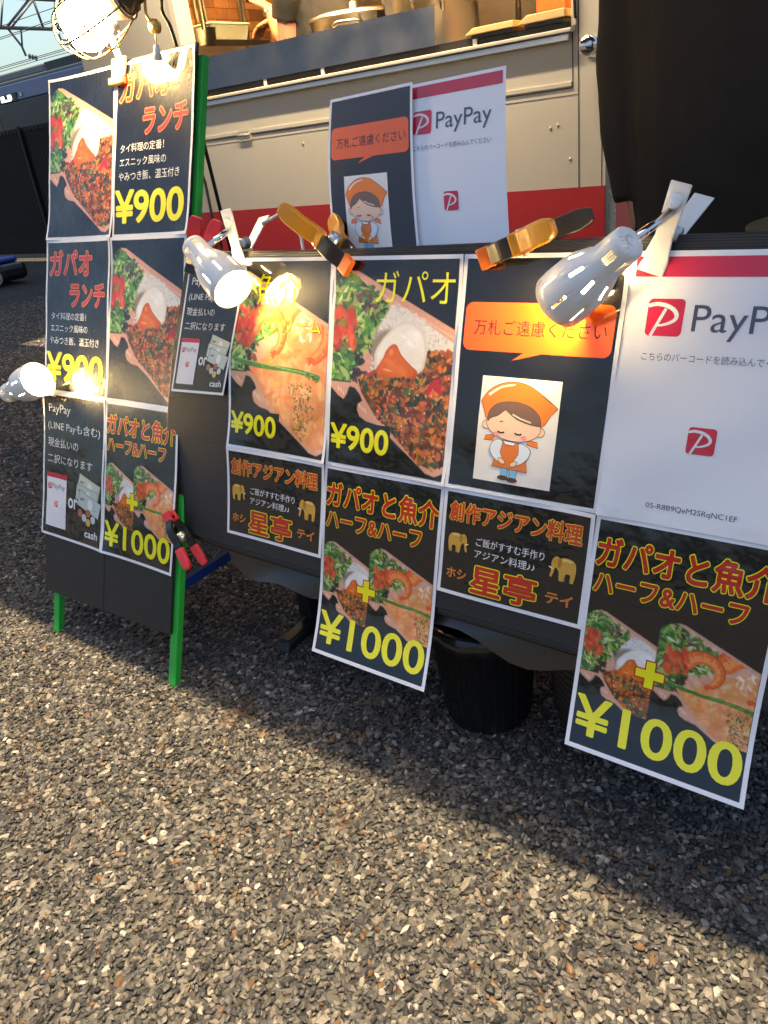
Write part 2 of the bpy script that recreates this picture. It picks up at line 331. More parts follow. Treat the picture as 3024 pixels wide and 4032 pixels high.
    # door knob
    w = MB(); w.lathe((-1.009, YT, 1.042), (0, -1, 0), [(0, .0001), (0, .03), (.006, .03), (.010, .012), (.030, .012), (.036, .021), (.044, .0275), (.054, .029), (.064, .026), (.070, .017), (.073, .0001)], 32); w.build('door_knob', M_chrome, t)
    # power lead hanging down the side
    w = MB(); w.tube([(-2.785, YT - .01, 1.10), (-2.80, YT - .02, 1.0), (-2.79, YT - .02, .90), (-2.765, YT - .02, .78), (-2.765, YT - .02, .66), (-2.76, YT - .02, .58), (-2.76, YT + .03, .4)], .006, 8); w.build('side_cable', M_cable, t)
    w = MB(); w.tube([(-1.07, 2.49, 1.25), (-1.068, 2.487, 1.18), (-1.066, 2.487, 1.13), (-1.068, 2.5, 1.103)], .0045, 8); w.tube([(-1.085, 2.5, 1.175), (-1.087, 2.5, 1.215)], [.011, .006], 10); w.build('hanging_cable', M_cable, t)
AWN, KIT = 112.0, 130.0
truck()

# things on the truck's counter
def pot(name, x, y, z0, z1, r, label, lid):
    t = empty(name, (x, y, z0), label, 'cooking pot', 'stock pots behind the splash guard')
    w = MB(); w.lathe((x, y, z0), (0, 0, 1), [(0, .0001), (0, r * .96), (.01, r), (z1 - z0 - .008, r), (z1 - z0 - .006, r + .007), (z1 - z0, r + .008), (z1 - z0, r - .004), (.02, r - .006), (.02, .0001)], 56); w.build('pot_wall', M_steel, t)
    for sgn in (-1, 1):
        w = MB(); a = R(-62) if sgn > 0 else R(118)
        dx, dy = math.cos(a), math.sin(a); tx, ty = -dy, dx; zz = z1 - .045
        pt = [(x + dx * (r + o_) + tx * q, y + dy * (r + o_) + ty * q, zz - .004 * abs(q) / .05 + dz) for (o_, q, dz) in ((.0, -.05, -.02), (.002, -.05, 0), (.03, -.05, .012), (.042, -.03, .016), (.042, .03, .016), (.03, .05, .012), (.002, .05, 0), (.0, .05, -.02))]
        w.tube(pt, .007, 10); w.build('pot_handle', M_steel, t)
    if lid:
        w = MB(); w.lathe((x, y, z1 + .001), (0, 0, 1), [(.0, r + .006), (.006, r + .004), (.012, r * .9), (.024, r * .4), (.028, .02), (.05, .018), (.052, .0001)], 48); w.build('pot_lid', M_steel, t)
    return t
pot('stock_pot', -2.065, 2.76, 1.121, 1.288, .170, 'wide low steel pot with a lid, nearest to the cook', True)
pot('stock_pot', -1.71, 2.74, 1.121, 1.30, .165, 'tall steel pot with a loop handle beside the end of the splash guard', False)
def tray_box(x0, x1, y0, y1, z0, z1, label, lean):
    t = empty('wooden_box', ((x0 + x1) / 2, (y0 + y1) / 2, z0), label, 'wooden box', 'pale boxes on the window ledge')
    w = MB(); w.hexa([(x0 + lean, y0, z0), (x1, y0, z0), (x1, y1, z0), (x0 + lean, y1, z0), (x0 + .03 + lean, y0 + .004, z1), (x1 - .004, y0 + .004, z1), (x1 - .004, y1, z1), (x0 + .03 + lean, y1, z1)]); w.build('lid', M_wood, t, bevel=.002)
    w = MB(); w.box((x0 + .02, y0 + .01, z0 - .0115), (x1 - .01, y1, z0 - .0005)); w.build('base', M_dark_int, t)
tray_box(-1.43, -1.255, 2.47, 2.60, 1.128, 1.146, 'pale wooden box with a grey end lying next to the tall pot', 0)
tray_box(-1.245, -1.09, 2.47, 2.58, 1.128, 1.150, 'pale wooden box in the corner of the serving window under the hanging cable', 0)
w = MB(); w.lathe((-3.14, 2.99, 1.35), (0, 0, 1), [(0, .0001), (0, .055), (.068, .062), (.07, .066), (.072, .062), (.01, .05), (.01, .0001)], 24); o = w.build('steel_canister', M_steel); tag(o, 'small round steel canister at the end of the kitchen counter', 'canister')
t = empty('food_container', (-3.2, 3.17, 1.375), 'clear plastic food container holding chopped greens', 'container')
mg = bpy.data.materials.new('clear_plastic'); mg.use_nodes = True; nb = mg.node_tree.nodes; b = nb['Principled BSDF']; b.inputs['Base Color'].default_value = (.75, .85, .7, 1); b.inputs['Roughness'].default_value = .15; b.inputs['Alpha'].default_value = .35
w = MB(); w.hexa([(-3.28, 3.05, 1.376), (-3.13, 3.05, 1.376), (-3.13, 3.27, 1.376), (-3.28, 3.27, 1.376), (-3.29, 3.03, 1.44), (-3.12, 3.03, 1.44), (-3.12, 3.29, 1.44), (-3.29, 3.29, 1.44)]); w.build('tub', mg, t, bevel=.004)
w = MB(); w.box((-3.294, 3.026, 1.4405), (-3.116, 3.294, 1.449)); w.build('lid', mat('milky_plastic', (.6, .7, .5), .35), t, bevel=.003)
w = MB(); random.seed(4)
for k in range(60):
    c = V3(random.uniform(-3.26, -3.15), random.uniform(3.08, 3.24), 1.382 + random.uniform(0, .045)); q = random.uniform(.006, .014); w.add([c + V3(random.uniform(-q, q), random.uniform(-q, q), random.uniform(-q, q)) for _ in range(4)], [(0, 1, 2), (0, 2, 3), (0, 3, 1), (1, 2, 3)])
w.build('chopped_greens', mat('chopped_green', (.06, .16, .035), .5, vary=.5, scale=60), t)
t = empty('steel_tray', (-3.19, 3.2, 1.35), 'shallow steel tray under the container of greens', 'tray')
w = MB(); w.hexa([(-3.29, 3.03, 1.351), (-3.11, 3.03, 1.351), (-3.11, 3.40, 1.351), (-3.29, 3.40, 1.351), (-3.30, 3.02, 1.374), (-3.10, 3.02, 1.374), (-3.10, 3.41, 1.374), (-3.30, 3.41, 1.374)]); w.build('pan', M_steel, t, bevel=.003)

# ------------------------------------------------------------------ figures
def skin_mesh(name, nodes, edges, material, parent, voxel=.007, flat=(), noise=0.0, smooth=4, extra=()):
    """nodes: [(pos, radius or (rx, ry))]; tapered limbs between the joints fused into one continuous surface"""
    off = Vector((0, 0, 0)); q = parent
    while q is not None: off += q.location; q = q.parent
    rad = lambda r: r if isinstance(r, tuple) else (r, r)
    bm = bmesh.new()
    def frame(d):
        a = V3(1, 0, 0) if abs(d.x) < .8 else V3(0, 1, 0); a = (a - d * a.dot(d)).normalized(); b = d.cross(a)
        if b.y < 0: b = -b
        return a, b
    for e0, e1 in edges:
        p0, p1 = Vector(nodes[e0][0]), Vector(nodes[e1][0]); d = (p1 - p0).normalized(); a, b = frame(d); r0, r1 = rad(nodes[e0][1]), rad(nodes[e1][1]); n = 20
        if abs(d.z) < .75: r0, r1 = (min(r0),) * 2, (min(r1),) * 2; r0 = (min(r0[0], r1[0] * 1.5),) * 2
        R0 = [bm.verts.new(p0 + a * math.cos(2 * math.pi * k / n) * r0[0] + b * math.sin(2 * math.pi * k / n) * r0[1]) for k in range(n)]
        R1 = [bm.verts.new(p1 + a * math.cos(2 * math.pi * k / n) * r1[0] + b * math.sin(2 * math.pi * k / n) * r1[1]) for k in range(n)]
        for k in range(n): bm.faces.new((R0[k], R0[(k + 1) % n], R1[(k + 1) % n], R1[k]))
        bm.faces.new(R0[::-1]); bm.faces.new(R1)
    for i, (p, r) in list(enumerate(nodes)) + [(-1, e) for e in extra]:
        if i in flat: continue
        r = r if isinstance(r, tuple) else (r, r); rz = r[2] if len(r) > 2 else min(r)
        bmesh.ops.create_icosphere(bm, subdivisions=3, radius=1, matrix=Matrix.Translation(p) @ Matrix.Diagonal((r[0], r[1], rz, 1)))
    bmesh.ops.translate(bm, verts=bm.verts, vec=-off); bmesh.ops.recalc_face_normals(bm, faces=bm.faces)
    me = bpy.data.meshes.new(name); bm.to_mesh(me); bm.free()
    o = bpy.data.objects.new(name, me); col.objects.link(o)
    md = o.modifiers.new('remesh', 'REMESH'); md.mode = 'VOXEL'; md.voxel_size = voxel
    if smooth: md = o.modifiers.new('smooth', 'SMOOTH'); md.iterations = smooth; md.factor = .5
    dg = bpy.context.evaluated_depsgraph_get(); dg.update()
    nm = bpy.data.meshes.new_from_object(o.evaluated_get(dg)); nm.name = name
    o.modifiers.clear(); o.data = nm; nm.materials.clear(); nm.materials.append(material)
    if noise:
        from mathutils import noise as nz
        for v in nm.vertices:
            p = v.co; k = 1.3 * nz.noise(Vector((p.x * 15, p.y * 15, p.z * 4))) + .8 * nz.noise(Vector((p.x * 14 + p.z * 12, p.y * 10, p.z * 17 + 7)))
            v.co += v.normal * k * noise
    nm.polygons.foreach_set('use_smooth', [True] * len(nm.polygons))
    o.parent = parent
    return o
def hand_nodes(nodes, edges, wrist_i, d, palm_n, side, curl=.5, s=1.0):
    """adds palm, four unequal fingers and a thumb; d: direction of the fingers, palm_n: out of the palm, side: towards the thumb"""
    d, pn, sd_ = Vector(d).normalized(), Vector(palm_n).normalized(), Vector(side).normalized(); w = Vector(nodes[wrist_i][0])
    def N(p, r): nodes.append((p, r * s)); return len(nodes) - 1
    pc = N(w + d * .045 * s, .020); edges.append((wrist_i, pc)); pe = N(w + d * .075 * s, .019); edges.append((pc, pe))
    for k, ln in enumerate((.072, .080, .074, .058)):
        a = w + d * .088 * s + sd_ * (.027 - .018 * k) * s; i0 = N(a, .0088); edges.append((pe, i0)); dd = d.copy(); p = a
        for j, f in enumerate((.46, .30, .24)):
            dd = (dd + pn * curl * (.5 + .5 * j)).normalized(); p = p + dd * ln * f * s; i1 = N(p, .0086 - .0007 * j); edges.append((i0, i1)); i0 = i1
    p = w + d * .03 * s + sd_ * .022 * s; i0 = N(p, .012); edges.append((pc, i0)); dd = (d * .7 + sd_ * .8).normalized()
    for j, f in enumerate((.032, .026)):
        dd = (dd + pn * .3 * curl + d * .25).normalized(); p = p + dd * f * s; i1 = N(p, .0098 - .001 * j); edges.append((i0, i1)); i0 = i1
def head_parts(parent_obj, c, face, s=1.0):
    """hair as a child; face: unit vector the head looks along"""
    c = Vector(c); f = Vector(face).normalized(); sdv = f.cross(V3(0, 0, 1)).normalized(); up_ = V3(0, 0, 1)
    w = MB(); n, mrow = 24, 12; vs, fs = [], []
    for i in range(mrow + 1):
        th = math.pi * .62 * i / mrow
        for k in range(n):
            ph = 2 * math.pi * k / n; dv = up_ * math.cos(th) + (f * math.cos(ph) + sdv * math.sin(ph)) * math.sin(th)
            if dv.dot(f) > .45 and dv.z < .62: dv = dv * .86
            vs.append(c + V3(0, 0, .02) + Vector((dv.x * .100, dv.y * .104, dv.z * .118)) * s)
    for i in range(mrow):
        for k in range(n): fs.append((i * n + k, i * n + (k + 1) % n, (i + 1) * n + (k + 1) % n, (i + 1) * n + k))
    w.add(vs, fs, True); w.build('hair', M_hair, parent_obj)
    for k in (-1, 1):
        w = MB(); e = c + f * .088 * s + sdv * k * .032 * s + V3(0, 0, .002)
        w.lathe(e, f, [(-.006, .0001), (-.004, .009), (.002, .010), (.006, .005), (.007, .0001)], 12); w.build('eye', M_hair, parent_obj)

M_sweater = mat('dark_brown_knit', (.036, .026, .017), .8, spec=.3, vary=.25, scale=60, bump=.12, bscale=420)
M_pants = mat('black_trousers', (.012, .012, .013), .8, bump=.15)
def seller():
    bx, by = -.385, 1.62
    t = empty('person', (bx, by, 0), 'person in a dark brown sweater standing behind the low board, one arm hanging down', 'person')
    n = []; e = []
    def A(p, r, link=None):
        n.append((V3(*p), r)); i = len(n) - 1
        if link is not None: e.append((link, i))
        return i
    pel = A((bx, by, .84), (.135, .10)); ab = A((bx, by, 1.0), (.13, .095), pel); ch = A((bx, by - .01, 1.22), (.145, .105), ab); nk0 = A((bx, by, 1.36), (.075, .065), ch); nk = A((bx, by - .005, 1.42), .052, nk0); jw = A((bx, by - .03, 1.475), (.062, .068), nk); hd = A((bx, by - .02, 1.55), (.078, .092), jw); tp = A((bx, by - .01, 1.62), (.062, .075), hd)
    for sg in (-1, 1):
        h = A((bx + sg * .085, by, .78), .085, pel); kn = A((bx + sg * .10, by - .01, .46), .058, h); an = A((bx + sg * .11, by + .02, .09), .038, kn); ft = A((bx + sg * .12, by - .08, .035), (.040, .03), an); A((bx + sg * .125, by - .15, .03), (.034, .024), ft)
    sh = A((bx - .17, by, 1.30), .058, ch); el = A((bx - .215, by + .02, .955), .040, sh); wr = A((bx - .155, by - .03, .682), .029, el); hand_nodes(n, e, wr, (.25, -.15, -1), (1, 0, 0), (0, -1, 0), .35)
    sh = A((bx + .17, by, 1.30), .058, ch); el = A((bx + .25, by + .03, 1.02), .042, sh); wr = A((bx + .18, by - .17, .84), .028, el); hand_nodes(n, e, wr, (-.2, -.9, -.3), (0, 0, -1), (-1, 0, 0), .5)
    hc = V3(bx, by - .02, 1.55)
    skin_mesh('body', n, e, M_skin, t, extra=[(hc + V3(0, -.092, -.012), (.013, .018, .022)), (hc + V3(-.079, .01, -.01), (.008, .018, .03)), (hc + V3(.079, .01, -.01), (.008, .018, .03)), (hc + V3(0, -.078, -.055), (.026, .016, .012))])
    # sweater and trousers over the body
    n = []; e = []
    hem = A((bx + .03, by, .60), (.205, .16)); a1 = A((bx + .005, by, .90), (.196, .150), hem); a2 = A((bx, by, 1.08), (.205, .145), a1); a3 = A((bx, by - .01, 1.24), (.185, .135), a2); A((bx, by, 1.37), (.085, .075), a3)
    sh = A((bx - .175, by, 1.30), .078, a3); b1 = A((bx - .200, by + .015, 1.12), .062, sh); el = A((bx - .217, by + .015, .945), .055, b1); c1 = A((bx - .205, by + .0, .83), .050, el); cuff1 = A((bx - .180, by - .015, .715), .041, c1)
    sh = A((bx + .175, by, 1.30), .078, a3); b1 = A((bx + .225, by + .02, 1.15), .066, sh); el = A((bx + .255, by + .03, 1.02), .06, b1); cuff2 = A((bx + .19, by - .14, .865), .045, el)
    skin_mesh('sweater', n, e, M_sweater, t, voxel=.009, flat=(hem, cuff1, cuff2), noise=.0042)
    n = []; e = []
    pel = A((bx, by, .82), (.165, .13))
    for sg in (-1, 1):
        h = A((bx + sg * .088, by, .76), .10, pel); k = A((bx + sg * .10, by - .01, .46), .075, h); A((bx + sg * .11, by + .015, .10), .062, k)
    skin_mesh('trousers', n, e, M_pants, t, voxel=.01, noise=.004)
    head_parts(t, (bx, by - .02, 1.55), (0, -1, 0))
seller()
def cook():
    bx, by, z = -2.42, 3.03, .33
    t = empty('person', (bx, by, z), 'cook in a dark shirt and wristwatch working inside the truck', 'person')
    n = []; e = []
    def A(p, r, link=None):
        n.append((V3(*p), r)); i = len(n) - 1
        if link is not None: e.append((link, i))
        return i
    pel = A((bx, by, z + .86), (.13, .10)); ab = A((bx, by, z + 1.02), (.125, .095), pel); ch = A((bx - .03, by, z + 1.24), (.14, .105), ab); nk0 = A((bx - .05, by, z + 1.38), (.07, .06), ch); nk = A((bx - .07, by, z + 1.44), .05, nk0); jw = A((bx - .11, by, z + 1.49), (.064, .062), nk); hd = A((bx - .10, by, z + 1.57), (.088, .078), jw); A((bx - .09, by, z + 1.64), (.07, .062), hd)
    for sg in (-1, 1):
        h = A((bx, by + sg * .085, z + .80), .085, pel); kn = A((bx - .01, by + sg * .10, z + .47), .058, h); an = A((bx + .02, by + sg * .11, z + .09), .038, kn); ft = A((bx - .08, by + sg * .115, z + .035), .036, an); A((bx - .15, by + sg * .12, z + .03), .03, ft)
    sh = A((bx - .04, by - .17, z + 1.30), .058, ch); el = A((-2.53, 2.90, 1.285), .046, sh); m1 = A((-2.595, 2.93, 1.325), .043, el); wr = A((-2.665, 2.96, 1.412), .028, m1); hand_nodes(n, e, wr, (-.75, .1, .55), (-.4, .1, -.9), (0, -1, .2), .45)
    sh = A((bx - .04, by + .17, z + 1.30), .058, ch); el = A((bx - .2, by + .2, z + 1.05), .042, sh); wr = A((bx - .42, by + .15, z + 1.09), .028, el); hand_nodes(n, e, wr, (-1, 0, -.2), (0, 0, -1), (0, -1, 0), .5)
    hc = V3(bx - .10, by, z + 1.57)
    skin_mesh('body', n, e, M_skin, t, extra=[(hc + V3(-.092, 0, -.012), (.018, .013, .022)), (hc + V3(.01, -.079, -.01), (.018, .008, .03)), (hc + V3(.01, .079, -.01), (.018, .008, .03)), (hc + V3(-.078, 0, -.055), (.016, .026, .012))])
    n = []; e = []
    a0 = A((bx, by, z + .72), (.19, .15)); a1 = A((bx, by, z + .90), (.185, .15), a0); a2 = A((bx - .01, by, z + 1.08), (.18, .145), a1); a3 = A((bx - .03, by, z + 1.25), (.17, .13), a2); A((bx - .05, by, z + 1.39), (.08, .07), a3)
    sh = A((bx - .04, by - .175, z + 1.30), .078, a3); m1 = A((-2.475, 2.865, 1.46), .068, sh); s1 = A((-2.515, 2.885, 1.36), .060, m1)
    sh = A((bx - .04, by + .175, z + 1.30), .078, a3); s2 = A((bx - .15, by + .2, z + 1.12), .065, sh)
    skin_mesh('shirt', n, e, mat('charcoal_shirt', (.02, .019, .017), .8, bump=.2), t, voxel=.008, flat=(a0, s1, s2), noise=.005)
    n = []; e = []
    pel = A((bx, by, z + .84), (.155, .13))
    for sg in (-1, 1):
        h = A((bx, by + sg * .088, z + .78), .10, pel); k = A((bx, by + sg * .10, z + .46), .075, h); A((bx + .015, by + sg * .11, z + .10), .062, k)
    skin_mesh('trousers', n, e, M_pants, t, voxel=.01)
    head_parts(t, (bx - .10, by, z + 1.57), (-1, 0, 0))
    d = V3(-.07, .03, .087).normalized(); c = V3(-2.658, 2.957, 1.403)
    w = MB(); w.lathe(c - d * .008, d, [(0, .0275), (.001, .031), (.015, .031), (.016, .0275)], 20); w.lathe(c + V3(-.012, -.028, .004), V3(-.35, -.9, .1), [(-.004, .0001), (-.004, .015), (.005, .015), (.006, .0001)], 18); w.build('wristwatch', M_steel, t)
cook()

# ------------------------------------------------------------------ printed artwork
def print_material():
    mt = bpy.data.materials.new('laminated_print'); mt.use_nodes = True; N = mt.node_tree.nodes; L = mt.node_tree.links; b = N['Principled BSDF']
    a = N.new('ShaderNodeAttribute'); a.attribute_name = 'Col'; L.new(a.outputs['Color'], b.inputs['Base Color'])
    b.inputs['Roughness'].default_value = .45; b.inputs['Specular IOR Level'].default_value = .15
    b.inputs['Coat Weight'].default_value = 1; b.inputs['Coat Roughness'].default_value = .045; b.inputs['Coat IOR'].default_value = 1.62
    tc = N.new('ShaderNodeTexCoord'); nz = N.new('ShaderNodeTexNoise'); nz.inputs['Scale'].default_value = 16; nz.inputs['Detail'].default_value = 3; L.new(tc.outputs['Object'], nz.inputs['Vector'])
    bp = N.new('ShaderNodeBump'); bp.inputs['Strength'].default_value = .22; bp.inputs['Distance'].default_value = .01; L.new(nz.outputs[0], bp.inputs['Height'])
    L.new(bp.outputs[0], b.inputs['Coat Normal'])
    n2 = N.new('ShaderNodeTexNoise'); n2.inputs['Scale'].default_value = 9; L.new(tc.outputs['Object'], n2.inputs['Vector'])
    mr = N.new('ShaderNodeMapRange'); mr.inputs[3].default_value = .02; mr.inputs[4].default_value = .10; L.new(n2.outputs[0], mr.inputs[0]); L.new(mr.outputs[0], b.inputs['Coat Roughness'])
    return mt
M_print = print_material()
_txt = {}
def text_mesh(s, off):
    k = (s, off)
    if k not in _txt:
        c = bpy.data.curves.new('t', 'FONT'); c.body = s; c.resolution_u = 5; c.offset = off; c.fill_mode = 'FRONT'
        o = bpy.data.objects.new('t', c); col.objects.link(o)
        me = bpy.data.meshes.new_from_object(o); bpy.data.objects.remove(o)
        vs = np.array([(v.co.x, v.co.y) for v in me.vertices]); fs = [tuple(p.vertices) for p in me.polygons]
        bpy.data.meshes.remove(me); bpy.data.curves.remove(c)
        _txt[k] = (vs, fs)
    return _txt[k]
def ellipse(cx, cy, ax, ay, ang=0, n=28):
    a = R(ang); return [(cx + ax * math.cos(t) * math.cos(a) - ay * math.sin(t) * math.sin(a), cy + ax * math.cos(t) * math.sin(a) + ay * math.sin(t) * math.cos(a)) for t in [2 * math.pi * i / n for i in range(n)]]
def rrect(x0, y0, x1, y1, r, n=6):
    p = []
    for cx, cy_, a0 in ((x1 - r, y1 - r, 0), (x0 + r, y1 - r, 90), (x0 + r, y0 + r, 180), (x1 - r, y0 + r, 270)):
        p += [(cx + r * math.cos(R(a0 + 90 * i / n)), cy_ + r * math.sin(R(a0 + 90 * i / n))) for i in range(n + 1)]
    return p
def smooth_path(pts, n=6):
    out = []; P = [pts[0]] + list(pts) + [pts[-1]]
    for i in range(1, len(P) - 2):
        for k in range(n):
            t = k / n; q = []
            for d in (0, 1):
                a, b, c, e = P[i - 1][d], P[i][d], P[i + 1][d], P[i + 2][d]
                q.append(.5 * (2 * b + (c - a) * t + (2 * a - 5 * b + 4 * c - e) * t * t + (3 * b - a - 3 * c + e) * t ** 3))
            out.append(tuple(q))
    return out + [pts[-1]]

class Art:
    """flat printed shapes in millimetres from the poster's top left corner; z is the ink layer"""
    def __init__(s): s.items = []
    def poly(s, pts, c, z=1): s.items.append((np.array(pts, float), [tuple(range(len(pts)))], c, z)); return s
    def stroke(s, pts, w, c, z=1):
        pts = [np.array(p, float) for p in pts]; vs = []; M = len(pts)
        for i, p in enumerate(pts):
            t = pts[min(i + 1, M - 1)] - pts[max(i - 1, 0)]; t = t / (np.hypot(*t) + 1e-9); n = np.array([-t[1], t[0]]); ww = w[i] if isinstance(w, (list, tuple)) else w
            vs += [p + n * ww / 2, p - n * ww / 2]
        s.items.append((np.array(vs), [(2 * i, 2 * i + 1, 2 * i + 3, 2 * i + 2) for i in range(M - 1)], c, z)); return s
    def text(s, t, x, y, w, h, c, off=0.0, z=1, outline=None, ow=.03, skew=0):
        """fitted to the box x, y, w, h (mm, y down)"""
        v0, _ = text_mesh(t, 0.0); lo, hi = v0.min(0), v0.max(0); sx = w / (hi[0] - lo[0]); sy = (h / (hi[1] - lo[1])) if h else sx
        vs, fs = text_mesh(t, 0.0); base = np.stack([x + (vs[:, 0] - lo[0]) * sx + skew * (vs[:, 1] - lo[1]) * sy, y + (hi[1] - vs[:, 1]) * sy], 1)
        for o_, cc, zz, nn in (((off + ow, outline, z, 14),) if outline else ()) + ((off, c, z + (1.2 if outline else 0), 8 if off > .012 else 1),):
            for k in range(nn):
                a = 2 * math.pi * k / nn; rr = o_ if nn > 1 else 0
                s.items.append((base + np.array([math.cos(a) * rr * sx, math.sin(a) * rr * sy]), fs, cc, zz + .06 * k))
        return s

class Canvas:
    """a small painted picture: one coloured vertex per sample, for printed photographs"""
    def __init__(s, w, h, res=1.35, bg=(14, 14, 15)):
        s.w, s.h = w, h; s.nx, s.ny = int(w / res) + 1, int(h / res) + 1
        s.a = np.zeros((s.ny, s.nx, 3)); s.a[:] = bg; s.X = np.linspace(0, w, s.nx); s.Y = np.linspace(0, h, s.ny); s.clip = (-1e9, 1e9); s.keep = None
    def _win(s, x0, x1, y0, y1):
        x0 = max(x0, s.clip[0]); x1 = min(x1, s.clip[1])
        return slice(*np.searchsorted(s.X, (x0, x1))), slice(*np.searchsorted(s.Y, (y0, y1)))
    def ell(s, cx, cy_, ax, ay, ang, c, al=1.0, soft=.35):
        m_ = max(ax, ay); i, j = s._win(cx - m_, cx + m_, cy_ - m_, cy_ + m_); X, Y = np.meshgrid(s.X[i] - cx, s.Y[j] - cy_)
        if X.size == 0: return
        ca, sa = math.cos(ang), math.sin(ang); d = ((X * ca + Y * sa) / ax) ** 2 + ((-X * sa + Y * ca) / ay) ** 2
        k = np.clip((1 - d) / soft, 0, 1) * al
        if s.keep is not None: k = k * s.keep[j, i]
        s.a[j, i] = s.a[j, i] * (1 - k[..., None]) + np.array(c) * k[..., None]
    def mask(s, pts):           # soft edged: four samples per vertex
        P = np.array(pts); n = len(P); tot = 0; q = (s.X[1] - s.X[0]) * .3
        for ox, oy in ((-q, -q), (q, -q), (-q, q), (q, q)):
            X, Y = np.meshgrid(s.X + ox, s.Y + oy); ins = np.zeros(X.shape, bool)
            for i in range(n):
                (x1, y1), (x2, y2) = P[i], P[(i + 1) % n]; c = (y1 > Y) != (y2 > Y)
                ins ^= c & (X < (x2 - x1) * (Y - y1) / (y2 - y1 + 1e-12) + x1)
            tot = tot + (ins & (X >= s.clip[0]) & (X <= s.clip[1])) * .25
        return tot
    def poly(s, pts, c, al=1.0):
        k = s.mask(pts)[..., None] * al; s.a = s.a * (1 - k) + np.array(c) * k

